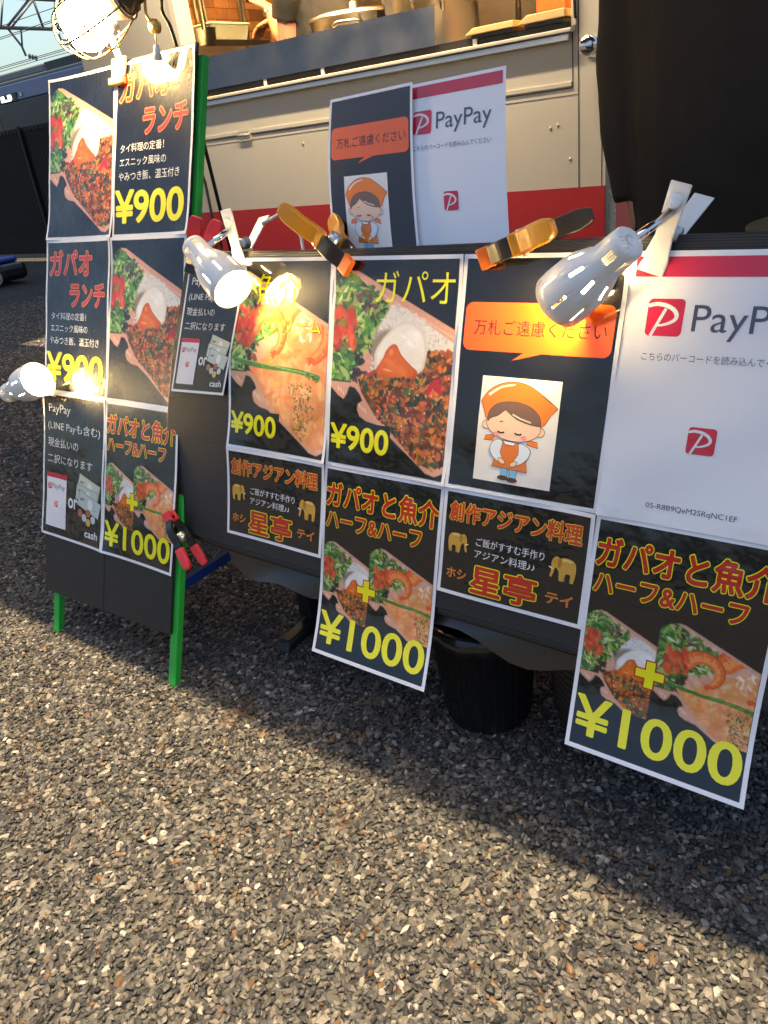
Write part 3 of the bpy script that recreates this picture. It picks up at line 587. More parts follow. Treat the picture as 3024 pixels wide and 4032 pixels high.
def inside(pts, x, y):
    r = False; n = len(pts)
    for i in range(n):
        x1, y1 = pts[i]; x2, y2 = pts[(i + 1) % n]
        if (y1 > y) != (y2 > y) and x < (x2 - x1) * (y - y1) / (y2 - y1 + 1e-12) + x1: r = not r
    return r
GREENS = [(50, 98, 42), (96, 150, 56), (132, 178, 74), (36, 68, 34), (172, 194, 104), (60, 112, 60), (82, 134, 46), (204, 216, 146)]
TRAY = [(-.02, .14), (.06, .07), (.13, .045), (.2, .05), (1.02, .31), (1.02, .955), (.94, .985), (.86, .975), (.70, .90), (.55, .83), (.42, .775), (.33, .765), (.27, .745), (.245, .71), (.25, .685), (.29, .665), (.265, .635), (.22, .605), (.17, .60), (.15, .64), (.12, .668), (.07, .65), (-.02, .60)]
def dish(cv, kind, x0, y0, w, h, seed=1, leafs=1.0):
    rn = random.Random(seed); U = rn.uniform
    M = lambda pts: [(x0 + s_ * w, y0 + t_ * h) for s_, t_ in pts]
    def E(s_, t_, a, b_, ang, c, al=1.0, soft=.35): cv.ell(x0 + s_ * w, y0 + t_ * h, a * w, b_ * w, ang, [max(0, min(255, q)) for q in c], al, soft)
    J = lambda c, k=14: tuple(q + U(-k, k) for q in c)
    def scatter(n, reg, cols, a, b, jit=14, al=(.75, 1)):
        ss = [p[0] for p in reg]; tt = [p[1] for p in reg]; k = 0; g = 0
        while k < n and g < n * 8:
            g += 1; s_, t_ = U(min(ss), max(ss)), U(min(tt), max(tt))
            if inside(reg, s_, t_): E(s_, t_, U(*a), U(*b), U(0, 3.14), J(rn.choice(cols), jit), U(*al)); k += 1
    cv.keep = None
    cv.poly(M(TRAY), (214, 160, 136)); cv.keep = cv.mask(M(TRAY)).astype(float)
    for k in range(26): E(U(0, 1), U(.05, 1), U(.05, .2), U(.02, .05), .6, J((226, 182, 160), 16), .5, 1)
    for (s_, t_) in ((.07, .615), (.095, .625), (.12, .635), (.27, .69), (.295, .705), (.32, .715)): E(s_, t_, .006, .022, -.25, (245, 212, 195), .9)
    rim = smooth_path([(.15, .07), (.5, .185), (1.0, .34)], 14)
    for s_, t_ in rim: E(s_, t_, .03, .012, .38, (240, 205, 188), .5, 1)
    edge = [(-.02, .10), (.10, .055), (.18, .065), (1.02, .335), (1.02, .925), (.92, .965), (.80, .945), (.59, .825), (.40, .735), (.32, .63), (.22, .575), (-.02, .57)]
    keep0 = cv.keep; cv.keep = keep0 * cv.mask(M(edge))
    leaf = [(-.02, .10), (.12, .05), (.2, .08), (.36, .15), (.52, .23), (.56, .30), (.46, .37), (.28, .42), (.22, .50), (.18, .58), (-.02, .58)]
    cv.poly(M(leaf), (40, 62, 34))
    for g in range(3): scatter(int(110 * leafs), leaf, GREENS, (.025, .075), (.008, .024), 16)
    scatter(16, [(.18, .13), (.36, .15), (.38, .25), (.22, .24)], [(62, 34, 44), (96, 60, 66), (120, 96, 92)], (.02, .04), (.01, .018))
    scatter(14, [(.20, .44), (.27, .42), (.28, .58), (.17, .58)], [(32, 26, 26), (58, 40, 36)], (.02, .05), (.01, .03))
    if kind == 'basil':
        cv.poly(M([(.36, .40), (.40, .30), (.5, .2), (.62, .22), (1.02, .37), (1.02, .5), (.7, .52), (.45, .56)]), (226, 222, 217))
        scatter(380, [(.34, .42), (.40, .29), (.52, .2), (.66, .22), (1.0, .37), (1.0, .5), (.7, .5), (.30, .58)], [(240, 238, 234), (226, 223, 219), (208, 204, 201), (186, 181, 179)], (.010, .022), (.004, .007), 5)
        meat = [(.24, .555), (.42, .50), (.60, .45), (.76, .405), (1.02, .40), (1.02, .92), (.91, .955), (.79, .935), (.58, .815), (.39, .72), (.28, .625)]
        cv.poly(M(meat), (104, 50, 20))
        scatter(560, meat, [(188, 100, 38), (160, 78, 28), (112, 52, 20), (208, 130, 58), (178, 86, 28), (80, 40, 20), (218, 116, 30)], (.014, .038), (.010, .024), 14)
        scatter(95, meat, [(32, 56, 34), (48, 76, 38), (28, 42, 30), (70, 96, 50)], (.018, .06), (.007, .02), 10)
        scatter(22, meat, [(188, 34, 40), (206, 60, 40), (224, 150, 50)], (.015, .035), (.008, .016), 10)
        for k in range(6): E(.86 + U(-.06, .06), .565 + U(-.02, .02), .035, .018, U(0, 3), (186, 30, 44))
        scatter(150, meat, [(244, 206, 152), (236, 186, 120), (250, 226, 190)], (.004, .008), (.003, .006), 8, (.6, .95))
        E(.565, .43, .245, .17, .35, (128, 112, 98), .85, .3)
        wht = smooth_path([(.385, .50), (.375, .43), (.42, .375), (.47, .335), (.54, .295), (.63, .275), (.71, .29), (.775, .335), (.80, .40), (.79, .46), (.755, .505), (.60, .54), (.44, .53), (.385, .50)], 5)
        cv.poly(M(wht), (222, 216, 206)); c0 = (.60, .40); cv.poly(M([(c0[0] + (p - c0[0]) * .90, c0[1] + (q - c0[1]) * .90) for p, q in wht]), (238, 234, 226))
        for k in range(7): E(.675 + .006 * k, .365 - .006 * k, .10 - .011 * k, .075 - .009 * k, .5, (240 + 2 * k, 238 + 2 * k, 233 + 3 * k), .6, .9)
        E(.44, .43, .05, .06, .6, (246, 243, 238), .8, .9)
        pts = smooth_path([(.515, .385), (.555, .385), (.60, .43), (.68, .475), (.735, .505), (.70, .54), (.58, .555), (.45, .55), (.385, .535), (.40, .50), (.445, .455), (.475, .41), (.515, .385)], 6)
        cv.poly(M(pts), (196, 78, 16), .95); c0 = (.55, .475); pts2 = [(c0[0] + (p - c0[0]) * .86, c0[1] + (q - c0[1]) * .86) for p, q in pts]; cv.poly(M(pts2), (224, 104, 22), .9)
        for k in range(24): E(U(.46, .63), U(.45, .53), U(.03, .07), U(.012, .03), U(-.3, .6), J((238, 126, 40), 8), .35, 1)
        E(.515, .42, .022, .03, .2, (250, 168, 84), .6, 1); E(.49, .505, .05, .010, .15, (255, 206, 150), .7, 1); E(.66, .375, .05, .022, .5, (255, 255, 255), .8, 1); E(.61, .345, .05, .012, .4, (255, 255, 255), .7, 1)
        for k in range(30): E(U(.36, .74), .55 + U(-.012, .02), U(.014, .034), U(.009, .02), U(0, 3), J(rn.choice([(188, 100, 38), (160, 78, 28), (208, 130, 58), (44, 66, 34)]), 12), .9)
    else:
        sauce = [(.20, .55), (.45, .47), (.6, .36), (.9, .30), (1.02, .38), (1.02, .93), (.92, .96), (.80, .93), (.55, .80), (.38, .70)]
        cv.poly(M(sauce), (224, 150, 92))
        scatter(170, sauce, [(236, 164, 102), (220, 140, 80), (244, 182, 126), (212, 126, 66), (248, 198, 148)], (.03, .11), (.015, .05), 10, (.25, .6))
        scatter(16, [(.25, .55), (.5, .52), (.5, .66), (.34, .62)], [(232, 140, 74), (238, 168, 104)], (.03, .06), (.02, .03), 12)
        def prawn(cx, ct, r, a0, a1, th):
            n_ = 60
            for lay, (dr, f, c) in enumerate(((.10, 1.0, (196, 70, 24)), (.0, .90, (232, 112, 46)), (-.10, .42, (246, 150, 84)))):
                for k in range(n_):
                    a = a0 + (a1 - a0) * k / (n_ - 1); tk = th * (1 - .6 * (k / n_) ** 1.3) * f; rr = r + dr * th
                    E(cx + rr * math.cos(a), ct + rr * .72 * math.sin(a), tk, tk * .72, a, J(c, 5), .85, .5)
            for k in range(3, n_, 8):
                a = a0 + (a1 - a0) * k / (n_ - 1); tk = th * (1 - .6 * (k / n_) ** 1.3)
                E(cx + (r + .3 * tk) * math.cos(a), ct + (r + .3 * tk) * .72 * math.sin(a), tk * .62, .007, a, (206, 92, 48), .8, .8)
                E(cx + (r + .45 * tk) * math.cos(a + .10), ct + (r + .45 * tk) * .72 * math.sin(a + .10), tk * .22, .007, a, (255, 214, 170), .6, 1)
            for q in (-.35, 0, .35): E(cx + r * math.cos(a1) + .03 * math.cos(a1 + 1.6 + q), ct + r * .72 * math.sin(a1) + .03 * math.sin(a1 + 1.6 + q), .04, .011, a1 + 1.6 + q, (220, 88, 50))
        prawn(.78, .34, .215, -2.7, 1.15, .105); prawn(.40, .37, .15, -2.9, .9, .080)
        scatter(10, [(.7, .3), (.85, .3), (.85, .4), (.7, .4)], [(250, 222, 190), (255, 240, 220)], (.02, .05), (.008, .014))
        for k in range(44): E(.06 + .86 * k / 43, .515 + .06 * k / 43 + .008 * math.sin(k / 7), .028, .020, .1, J((66, 122, 46), 16))
        for k in range(22): E(.06 + .80 * k / 21, .508 + .055 * k / 21, .03, .006, .1, (132, 176, 92), .8)
        scatter(22, [(.80, .56), (.94, .57), (.94, .595), (.80, .585)], [(44, 92, 36), (84, 130, 58)], (.012, .022), (.006, .01))
        scatter(170, [(.62, .62), (.86, .60), (.90, .78), (.78, .92), (.68, .86), (.70, .74)], [(52, 88, 40), (76, 104, 46), (40, 66, 36), (112, 124, 60)], (.005, .016), (.003, .007), 8)
    for k in range(36):
        s_, t_ = (.13 + U(-.13, .07), .335 + U(-.10, .09)) if kind == 'basil' else (.17 + U(-.12, .1), .34 + U(-.10, .09))
        E(s_, t_, U(.04, .075), U(.018, .042), U(.8, 2.2), J(rn.choice([(206, 66, 34), (224, 84, 44), (190, 50, 30), (232, 108, 64)]), 8), .85, .9)
    cv.keep = None
    rg = np.random.default_rng(seed); gr = rg.normal(0, 1, cv.a.shape[:2]); gr = (gr + np.roll(gr, 1, 0) + np.roll(gr, 1, 1)) / 1.7
    sh = cv.mask(M(TRAY)).astype(float); cv.a = np.clip(cv.a * (1 + .015 * gr * sh)[..., None], 0, 255)

def poster(name, P, W, H, label, cat, group, art, pic=None, face=(14, 14, 15), margin=5.5, curved=False):
    """P(x, y, o): millimetres on the sheet -> world. white sheet with a printed face, then lettering and pictures on it"""
    root = empty(name, P(W / 2, H, 0), label, cat, group)
    LZ = .00016
    def emit(nm, items, parent, smooth=False):
        vs, fs, cs = [], [], []
        for q, f, c, z in items:
            k = len(vs); vs += [tuple(P(a[0], a[1], z * LZ)) for a in q]; fs += [tuple(i + k for i in ff) for ff in f]; cs += ([(*S(*c), 1)] * len(q)) if np.ndim(c) == 1 else [(*r_, 1) for r_ in c]
        off = root.location; me = bpy.data.meshes.new(nm); me.from_pydata([tuple(Vector(v) - off) for v in vs], [], fs); me.update()
        at = me.color_attributes.new('Col', 'FLOAT_COLOR', 'POINT'); at.data.foreach_set('color', np.array(cs, np.float32).reshape(-1))
        me.materials.append(M_print); o = bpy.data.objects.new(nm, me); col.objects.link(o); o.parent = parent
        return o
    nx, ny = 14, 22
    def grid(x0, y0, x1, y1, nx, ny):
        q = np.array([(x0 + (x1 - x0) * i / nx, y0 + (y1 - y0) * j / ny) for j in range(ny + 1) for i in range(nx + 1)]); w_ = nx + 1
        return q, [(j * w_ + i, j * w_ + i + 1, (j + 1) * w_ + i + 1, (j + 1) * w_ + i) for j in range(ny) for i in range(nx)]
    g1 = grid(0, 0, W, H, nx, ny); g2 = grid(margin, margin, W - margin, H - margin, nx, ny)
    emit('sheet', [(*g1, (240, 240, 243), 0)] + ([(*g2, face, 1)] if face else []), root)
    if pic is not None:
        cv, px, py = pic; q, f = grid(px, py, px + cv.w, py + cv.h, cv.nx - 1, cv.ny - 1)
        c = np.clip(cv.a, 0, 255).reshape(-1, 3) / 255; c = np.where(c <= .04045, c / 12.92, ((c + .055) / 1.055) ** 2.4)
        emit('dish_photograph', [(q, f, c, 2)], root)
    for nm, a in (art.items() if isinstance(art, dict) else art):
        it = a.items
        if True:
            out = []
            for q, f, c, z in it:
                bm = bmesh.new(); vv = [bm.verts.new((x, y, 0)) for x, y in q]
                for ff in f:
                    try: bm.faces.new([vv[i] for i in ff])
                    except ValueError: pass
                st = 9.0 if curved else 18.0
                for xx in np.arange(math.floor(q[:, 0].min() / 18) * 18, q[:, 0].max(), 18.0):
                    bmesh.ops.bisect_plane(bm, geom=bm.verts[:] + bm.edges[:] + bm.faces[:], plane_co=(xx, 0, 0), plane_no=(1, 0, 0))
                for yy in np.arange(math.floor(q[:, 1].min() / st) * st, q[:, 1].max(), st):
                    bmesh.ops.bisect_plane(bm, geom=bm.verts[:] + bm.edges[:] + bm.faces[:], plane_co=(0, yy, 0), plane_no=(0, 1, 0))
                bm.verts.index_update(); q2 = np.array([(v.co.x, v.co.y) for v in bm.verts]); out.append((q2, [tuple(v.index for v in ff.verts) for ff in bm.faces], c, z)); bm.free()
            it = out
        emit(nm, it, root)
    return root

RED, YEL, ORG, WHT = (196, 34, 22), (246, 240, 0), (236, 116, 44), (236, 236, 236)
def art_price(t, x, y, w, h, black=None):
    a = Art()
    if black: a.poly([(black[0], black[1]), (black[2], black[1]), (black[2], black[3]), (black[0], black[3])], (14, 14, 15), 3)
    return a.text(t, x, y, w, h, YEL, .026, 4)
def art_lunch():
    ti = Art().text('ガパオ', 14, 22, 142, 46, (206, 44, 34), .02, 3, (232, 140, 70), .035).text('ランチ', 84, 86, 118, 42, (206, 44, 34), .02, 3, (232, 140, 70), .035)
    tx = Art().text('タイ料理の定番！', 20, 141, 122, 15, WHT, .006, 3).text('エスニック風味の', 20, 165, 128, 15, WHT, .006, 3).text('やみつき飯、温玉付き', 18, 189, 168, 16, WHT, .006, 3)
    return {'title_lettering': ti, 'description_lettering': tx, 'price_lettering': art_price('¥900', 10, 222, 190, 56)}
def art_half():
    ti = Art().text('ガパオと魚介', 8, 25, 202, 38, RED, .032, 3, YEL, .032).text('ハーフ&ハーフ', 9, 73, 176, 23, RED, .030, 3, YEL, .036)
    pl = Art()
    for k, (c, z) in enumerate((((190, 40, 20), 4), (YEL, 5))):
        d = 1.6 - 1.6 * k; b, l = 5.2 + d, 17 + d
        pl.poly([(92 - b, 186 - l), (92 + b, 186 - l), (92 + b, 186 + l), (92 - b, 186 + l)], c, z).poly([(92 - l, 186 - b), (92 + l, 186 - b), (92 + l, 186 + b), (92 - l, 186 + b)], c, z + .5)
    return {'title_lettering': ti, 'plus_sign': pl, 'price_lettering': Art().text('¥1000', 9, 236, 198, 48, YEL, .018, 4)}
def pic_half():
    cv = Canvas(204, 138, 1.25)
    cv.clip = (-1, 92); dish(cv, 'basil', 0, 8, 118, 158, 5)
    cv.clip = (90, 300); cv.poly([(90, -5), (99, -5), (99, 150), (90, 150)], (14, 14, 15)); dish(cv, 'seafood', 92, 0, 128, 162, 6)
    return cv
HALF_PIC = pic_half()
def full(kind, seed):
    cv = Canvas(205, 292, 1.15); dish(cv, kind, 0, 0, 205, 292, seed); return cv
BASIL, SEA = full('basil', 1), full('seafood', 2)
def elephant(a, x, y, s, flip):
    f = lambda pts: [((x + (s - p * s if flip else p * s)), y + q * s) for p, q in pts]
    G1, G2, G3 = (214, 164, 62), (178, 126, 38), (236, 200, 110)
    a.poly(f([(.50, .40), (.62, .40), (.60, .98), (.48, .98)]), G2, 3).poly(f([(.80, .45), (.92, .45), (.90, .98), (.79, .98)]), G2, 3)
    a.poly(f(smooth_path([(.28, .22), (.40, .08), (.62, .05), (.85, .10), (.98, .26), (1.0, .55), (.94, .95), (.82, .95), (.80, .68), (.60, .68), (.52, .95), (.38, .95), (.34, .62), (.24, .48), (.28, .22)], 3)), G1, 4)
    a.poly(f(smooth_path([(.34, .10), (.20, .04), (.08, .14), (.02, .34), (.04, .60), (.00, .82), (.07, .88), (.14, .70), (.18, .50), (.30, .46), (.38, .30), (.34, .10)], 3)), G1, 5)
    a.poly(f(smooth_path([(.28, .10), (.40, .16), (.40, .40), (.30, .46), (.26, .28), (.28, .10)], 3)), G2, 6).poly(f([(.42, .10), (.62, .07), (.84, .13), (.80, .22), (.60, .18), (.46, .22)]), G3, 6).poly(f([(.10, .50), (-.06, .46), (-.05, .51), (.10, .57)]), (250, 236, 190), 6).poly(f(ellipse(.17, .24, .02, .02)), (50, 30, 10), 6)
def art_creation():
    ti = Art().text('創作アジアン料理', 12, 18, 190, 26, (206, 62, 26), .026, 3, (250, 200, 60), .034)
    tx = Art().text('ご飯がすすむ手作り', 56, 62, 100, 12, WHT, .01, 3).text('アジアン料理♪♪', 55, 79, 90, 12, WHT, .01, 3)
    nm = Art().text('星亭', 54, 101, 96, 40, RED, .030, 3, YEL, .030).text('ホシ', 14, 113, 31, 14, (222, 90, 40), .0, 3, (250, 180, 60), .025).text('テイ', 164, 113, 36, 15, (222, 90, 40), .0, 3, (250, 180, 60), .025)
    el, e2 = Art(), Art(); elephant(el, 13, 60, 30, True); elephant(e2, 166, 62, 34, False)
    return [('title_lettering', ti), ('slogan_lettering', tx), ('name_lettering', nm), ('elephant_drawing', el), ('elephant_drawing', e2)]
def art_girl(x, y, w, h):
    a = Art(); f = lambda pts: [(x + p * w, y + q * h) for p, q in pts]; D = (70, 45, 30); z = [4]
    def shp(pts, c, ow=1.0, zz=None):
        pts = f(pts); P = np.array(pts); z[0] += .25
        a.stroke(list(P) + [P[0], P[1]], ow * w / 100 * 1.3, D, z[0]); a.poly(pts, c, z[0] + .12)
    a.poly(f([(0, 0), (1, 0), (1, 1), (0, 1)]), (236, 234, 228), 3)
    OR = (240, 128, 20)
    sp = smooth_path
    shp([(.24, .545), (.12, .56), (.10, .60), (.22, .60)], OR); shp([(.64, .56), (.78, .57), (.80, .62), (.66, .60)], OR)
    shp(sp([(.02, .235), (.10, .14), (.25, .065), (.42, .04), (.60, .06), (.80, .145), (.98, .245)], 4) + sp([(.98, .245), (.90, .32), (.80, .43), (.50, .47), (.14, .41), (.07, .32), (.02, .235)], 3), OR)
    a.poly(f(sp([(.10, .165), (.25, .085), (.42, .058), (.42, .072), (.26, .105), (.12, .185)], 4)), (250, 236, 215), z[0] + .4)
    shp(ellipse(.12, .455, .055, .04), (243, 205, 175)); shp(ellipse(.80, .475, .055, .04), (243, 205, 175))
    shp(ellipse(.46, .435, .345, .150, 3), (243, 205, 175))
    z[0] += .5
    shp(sp([(.13, .42), (.14, .33), (.24, .25), (.44, .22), (.64, .25), (.77, .33), (.80, .42)], 4) + sp([(.80, .42), (.66, .41), (.50, .375), (.38, .315), (.34, .30), (.26, .355), (.17, .385), (.13, .42)], 3), (116, 88, 70))
    a.stroke(f([(.44, .335), (.55, .37), (.68, .395)]), w * .018, (225, 215, 200), z[0] + .4)
    z[0] += .5
    for ex_ in (.315, .535):
        a.stroke(f(sp([(ex_ - .045, .505), (ex_ - .02, .516), (ex_ + .02, .517), (ex_ + .045, .508)], 4)), w * .018, (40, 25, 20), z[0] + .3)
    a.stroke(f([(.285, .415), (.33, .408)]), w * .012, (90, 60, 45), z[0] + .3)
    a.poly(f(ellipse(.255, .535, .035, .022)), (240, 150, 150), z[0] + .3).poly(f(ellipse(.61, .545, .035, .022)), (240, 150, 150), z[0] + .3)
    LB = (120, 185, 225)
    shp([(.37, .84), (.45, .845), (.45, .93), (.37, .925)], LB); shp([(.48, .85), (.57, .855), (.57, .935), (.48, .93)], LB)
    shp(ellipse(.40, .945, .065, .018), (90, 55, 40)); shp(ellipse(.52, .955, .065, .018), (90, 55, 40))
    shp([(.30, .59), (.60, .605), (.66, .72), (.70, .86), (.24, .84), (.28, .72)], (224, 120, 24))
    shp(sp([(.27, .585), (.20, .64), (.21, .72), (.31, .79), (.37, .775), (.33, .70), (.35, .60), (.27, .585)], 3), (225, 236, 245)); shp(sp([(.60, .60), (.71, .65), (.68, .74), (.57, .805), (.51, .79), (.57, .70), (.56, .61), (.60, .60)], 3), (225, 236, 245))
    shp(ellipse(.36, .785, .045, .022, 20), (243, 205, 175)); shp(ellipse(.52, .80, .045, .022, -20), (243, 205, 175)); shp([(.36, .59), (.52, .60), (.49, .625), (.39, .62)], (245, 245, 248))
    return a
def art_notice():
    b = Art(); OB = (240, 96, 12)
    b.poly(rrect(9, 58, 207, 118, 10), OB, 3).poly([(96, 117.5), (122, 117.5), (80, 128)], OB, 3)
    t = Art().text('万札ご遠慮ください', 23, 79, 176, 19, (48, 26, 20), .002, 4)
    return {'speech_bubble': b, 'bubble_lettering': t, 'bowing_figure_drawing': art_girl(42, 149, 110, 136)}
def logo(a, x, y, s, z=3, h=None):
    f = lambda pts: [(x + p * s, y + q * (h or s)) for p, q in pts]; c = (214, 14, 50)
    a.poly(f(rrect(0, 0, 1, 1, .13)), c, z)
    a.stroke(f(smooth_path([(.0, .20), (.22, .145), (.48, .175), (.70, .28), (.81, .43), (.77, .56), (.62, .65), (.46, .70), (.30, .72)], 6)), [s * k for k in [.02] + list(np.linspace(.10, .115, 24)) + list(np.linspace(.11, .05, 24))], WHT, z + 1)
    a.stroke(f([(.50, .26), (.17, 1.0)]), s * .085, WHT, z + 1.2)
def art_pay():
    b = Art().poly([(6, 6), (210, 6), (210, 27), (6, 27)], (200, 22, 60), 2)
    l, l2 = Art(), Art(); logo(l, 25, 50, 40, 3); logo(l2, 90, 186, 30, 3)
    t = Art().text('PayPay', 75, 56, 114, 37, (78, 78, 86), .012, 3); t2 = Art().text('こちらのバーコードを読み込んでください', 26, 108, 162, 9, (110, 110, 116), 0, 3); t3 = Art().text('05-R8B9QeM2SRqNC1EF', 56, 278, 100, 8, (90, 90, 96), 0, 3)
    return [('red_band', b), ('logo_mark', l), ('logo_mark', l2), ('service_lettering', t), ('instruction_lettering', t2), ('code_lettering', t3)]
def art_cash(W, H):
    k = W / 216; j = H / 303; B = lambda pts: [(p * k, q * j) for p, q in pts]
    t = Art().text('PayPay', 22 * k, 24 * j, 76 * k, 22 * j, WHT, .006, 3).text('(LINE Payも含む)', 18 * k, 58 * j, 182 * k, 22 * j, WHT, .006, 3).text('現金払いの', 18 * k, 94 * j, 110 * k, 19 * j, WHT, .01, 3).text('二択になります', 18 * k, 128 * j, 160 * k, 19 * j, WHT, .01, 3)
    t.text('or', 97 * k, 212 * j, 32 * k, 20 * j, WHT, .02, 3).text('cash', 156 * k, 268 * j, 44 * k, 15 * j, WHT, .02, 3)
    c = Art().poly(B([(16, 168), (88, 168), (88, 282), (16, 282)]), (235, 232, 236), 3).poly(B([(16, 168), (88, 168), (88, 178), (16, 178)]), (200, 22, 60), 4)
    logo(c, 20 * k, 190 * j, 13 * k, 4, 13 * j); c.text('PayPay', 36 * k, 190 * j, 46 * k, 14 * j, (90, 90, 96), .01, 4); logo(c, 45 * k, 226 * j, 13 * k, 4, 13 * j)
    mny = Art()
    for q, (cx, cy_, an, cl) in enumerate(((168, 180, 14, (205, 206, 186)), (162, 198, 8, (196, 204, 198)), (170, 214, 16, (190, 204, 198)))):
        a = R(an); p = [(cx + dx * math.cos(a) - dy * math.sin(a), cy_ + dx * math.sin(a) + dy * math.cos(a)) for dx, dy in ((-38, -17), (38, -17), (38, 17), (-38, 17))]
        mny.poly(B(p), (120, 126, 112), 3 + q).poly(B([(cx + (u - cx) * .96, cy_ + (v - cy_) * .93) for u, v in p]), cl, 3.4 + q); mny.poly(B(ellipse(cx + 4, cy_ + 1, 8, 11)), (236, 234, 226), 3.7 + q)
        mny.poly(B(rrect(cx - 30, cy_ - 10, cx - 16, cy_ - 5, 1)), (130, 136, 124), 3.7 + q)
    for q, (cx, cy_, cl) in enumerate(((140, 236, (190, 110, 90)), (154, 244, (200, 204, 206)), (168, 233, (180, 96, 80)), (168, 252, (206, 180, 90)), (184, 244, (206, 208, 210)))): mny.poly(B(ellipse(cx, cy_, 8, 8)), cl, 6.4)
    return {'payment_lettering': t, 'payment_card_picture': c, 'money_picture': mny}

def on(Pf, u0, v0, o0=.001, curl=None, tilt=0):
    ct, st = math.cos(R(tilt)), math.sin(R(tilt))
    def f(x, y, o):
        x_, y_ = x * ct - y * st, x * st + y * ct
        u, v = u0 + x_ / 1000, v0 + y_ / 1000; e, du = curl(u, v, x, y) if curl else (0, 0)
        return Pf(u + du, v, o0 + e + o)
    return f
def patch(tl, tr, bl, br, W, H, bulge=0.0):
    tl, tr, bl, br = map(Vector, (tl, tr, bl, br)); n = (br - tl).cross(tr - bl).normalized()
    if n.y > 0: n = -n
    return lambda x, y, o: lerp(lerp(tl, tr, x / W), lerp(bl, br, x / W), y / H) + n * (o + bulge * math.sin(math.pi * y / H) * (1 - .3 * x / W))
def wav(a, ph):
    lift = [.0 + .0045 * abs(math.sin(ph * 7.3 + k * 2.1)) for k in range(4)]
    def f(u, v, x, y):
        e = a * (1 + math.sin(y * .017 + ph) * math.sin(x * .021 + ph * 2)) + .0004 * math.sin(y * .05 + x * .03 + ph * 5)
        for k, (cx, cy_) in enumerate(((0, 0), (216, 0), (0, 303), (216, 303))):
            d = math.hypot(x - cx, y - cy_); e += lift[k] * max(0, 1 - d / 60) ** 2
        return e, 0
    return f
# --- on the tall stand
g = 'posters on the tall stand'
poster('menu_poster', on(PA, 0, 0, .001, wav(.0012, 1)), 216, 303, 'dish photo poster at the top of the tall stand, basil mince with egg', 'poster', g, {}, (BASIL, 5.5, 5.5))
poster('menu_poster', on(PA, .216, 0, .001, wav(.0012, 2)), 216, 303, 'lunch title poster with large yellow ¥900 directly under the caged lamp', 'poster', g, art_lunch())
poster('menu_poster', on(PA, -.002, .303, .001, wav(.0015, 3)), 216, 303, 'lunch title poster halfway down the tall stand, lit by the small lamp at its edge', 'poster', g, art_lunch())
poster('menu_poster', on(PA, .214, .303, .001, wav(.0015, 4)), 216, 303, 'basil mince photo poster in the middle row of the tall stand', 'poster', g, {}, (BASIL, 5.5, 5.5))
poster('menu_poster', on(PA, -.004, .606, .001, wav(.0012, 5)), 216, 303, 'black payment choice poster on the bottom row of the tall stand', 'poster', g, art_cash(216, 303))
poster('menu_poster', on(PA, .212, .606, .001, wav(.0012, 6)), 216, 303, 'half and half ¥1000 poster on the bottom row of the tall stand', 'poster', g, art_half(), (HALF_PIC, 6, 104))
# --- on the low board
g = 'posters on the low board'
poster('menu_poster', on(PB, .0, .0, .001, wav(.001, 1)), 216, 303, 'seafood cream ¥900 poster with prawns under the bright lamp', 'poster', g,
       {'title_lettering': Art().text('魚介', 62, 24, 92, 46, YEL, .01, 4).text('クリーム', 92, 84, 104, 26, YEL, .008, 4, (120, 50, 10), .02), 'price_lettering': art_price('¥900', 8, 242, 102, 34, (5.5, 236, 118, 297))}, (SEA, 5.5, 5.5))
poster('menu_poster', on(PB, .216, .0, .0012, wav(.0008, 2)), 216, 303, 'big basil mince and egg ¥900 poster with a yellow title on the low board', 'poster', g,
       {'title_lettering': Art().text('ガパオ', 78, 20, 128, 42, YEL, .012, 4), 'price_lettering': art_price('¥900', 9, 238, 106, 36, (5.5, 232, 118, 297))}, (BASIL, 5.5, 5.5))
poster('notice_poster', on(PB, .432, .0, .001, wav(.0012, 3)), 216, 303, 'black notice with an orange speech bubble and bowing girl on the low board', 'poster', g, art_notice())
poster('payment_poster', on(PB, .648, .0, .001, wav(.0012, 4)), 216, 303, 'large white payment poster with a red band on the low board', 'poster', g, art_pay(), None, None)
curl = lambda u, v, x, y: ((.022 * max(0, (v - .475) / .13) ** 2 + .001 * math.sin(y * .02), .007 * max(0, (v - .475) / .13) ** 2))
poster('menu_poster', on(PB, .0, .303, .001, wav(.001, 5)), 216, 152, 'small shop name poster with elephants beneath the seafood poster', 'poster', g, art_creation())
poster('menu_poster', on(PB, .215, .303, .001, curl), 216, 303, 'half and half ¥1000 poster hanging between the two elephant posters', 'poster', g, art_half(), (HALF_PIC, 6, 104), curved=True)
poster('menu_poster', on(PB, .432, .303, .001, wav(.001, 6)), 216, 152, 'small shop name poster with elephants beneath the speech bubble notice', 'poster', g, art_creation())
poster('menu_poster', on(PB, .648, .303, .001, curl), 216, 303, 'half and half ¥1000 poster hanging beneath the large white payment poster', 'poster', g, art_half(), (HALF_PIC, 6, 104), curved=True)
poster('payment_poster', patch(PB(-.094, .013, .004), PB(.040, .015, .004), PB(-.144, .222, .004), PB(-.010, .218, .004), 154, 216), 154, 216, 'small tilted black payment choice poster behind the white lamp beside the seafood poster', 'poster', g, art_cash(154, 216), margin=4.5)
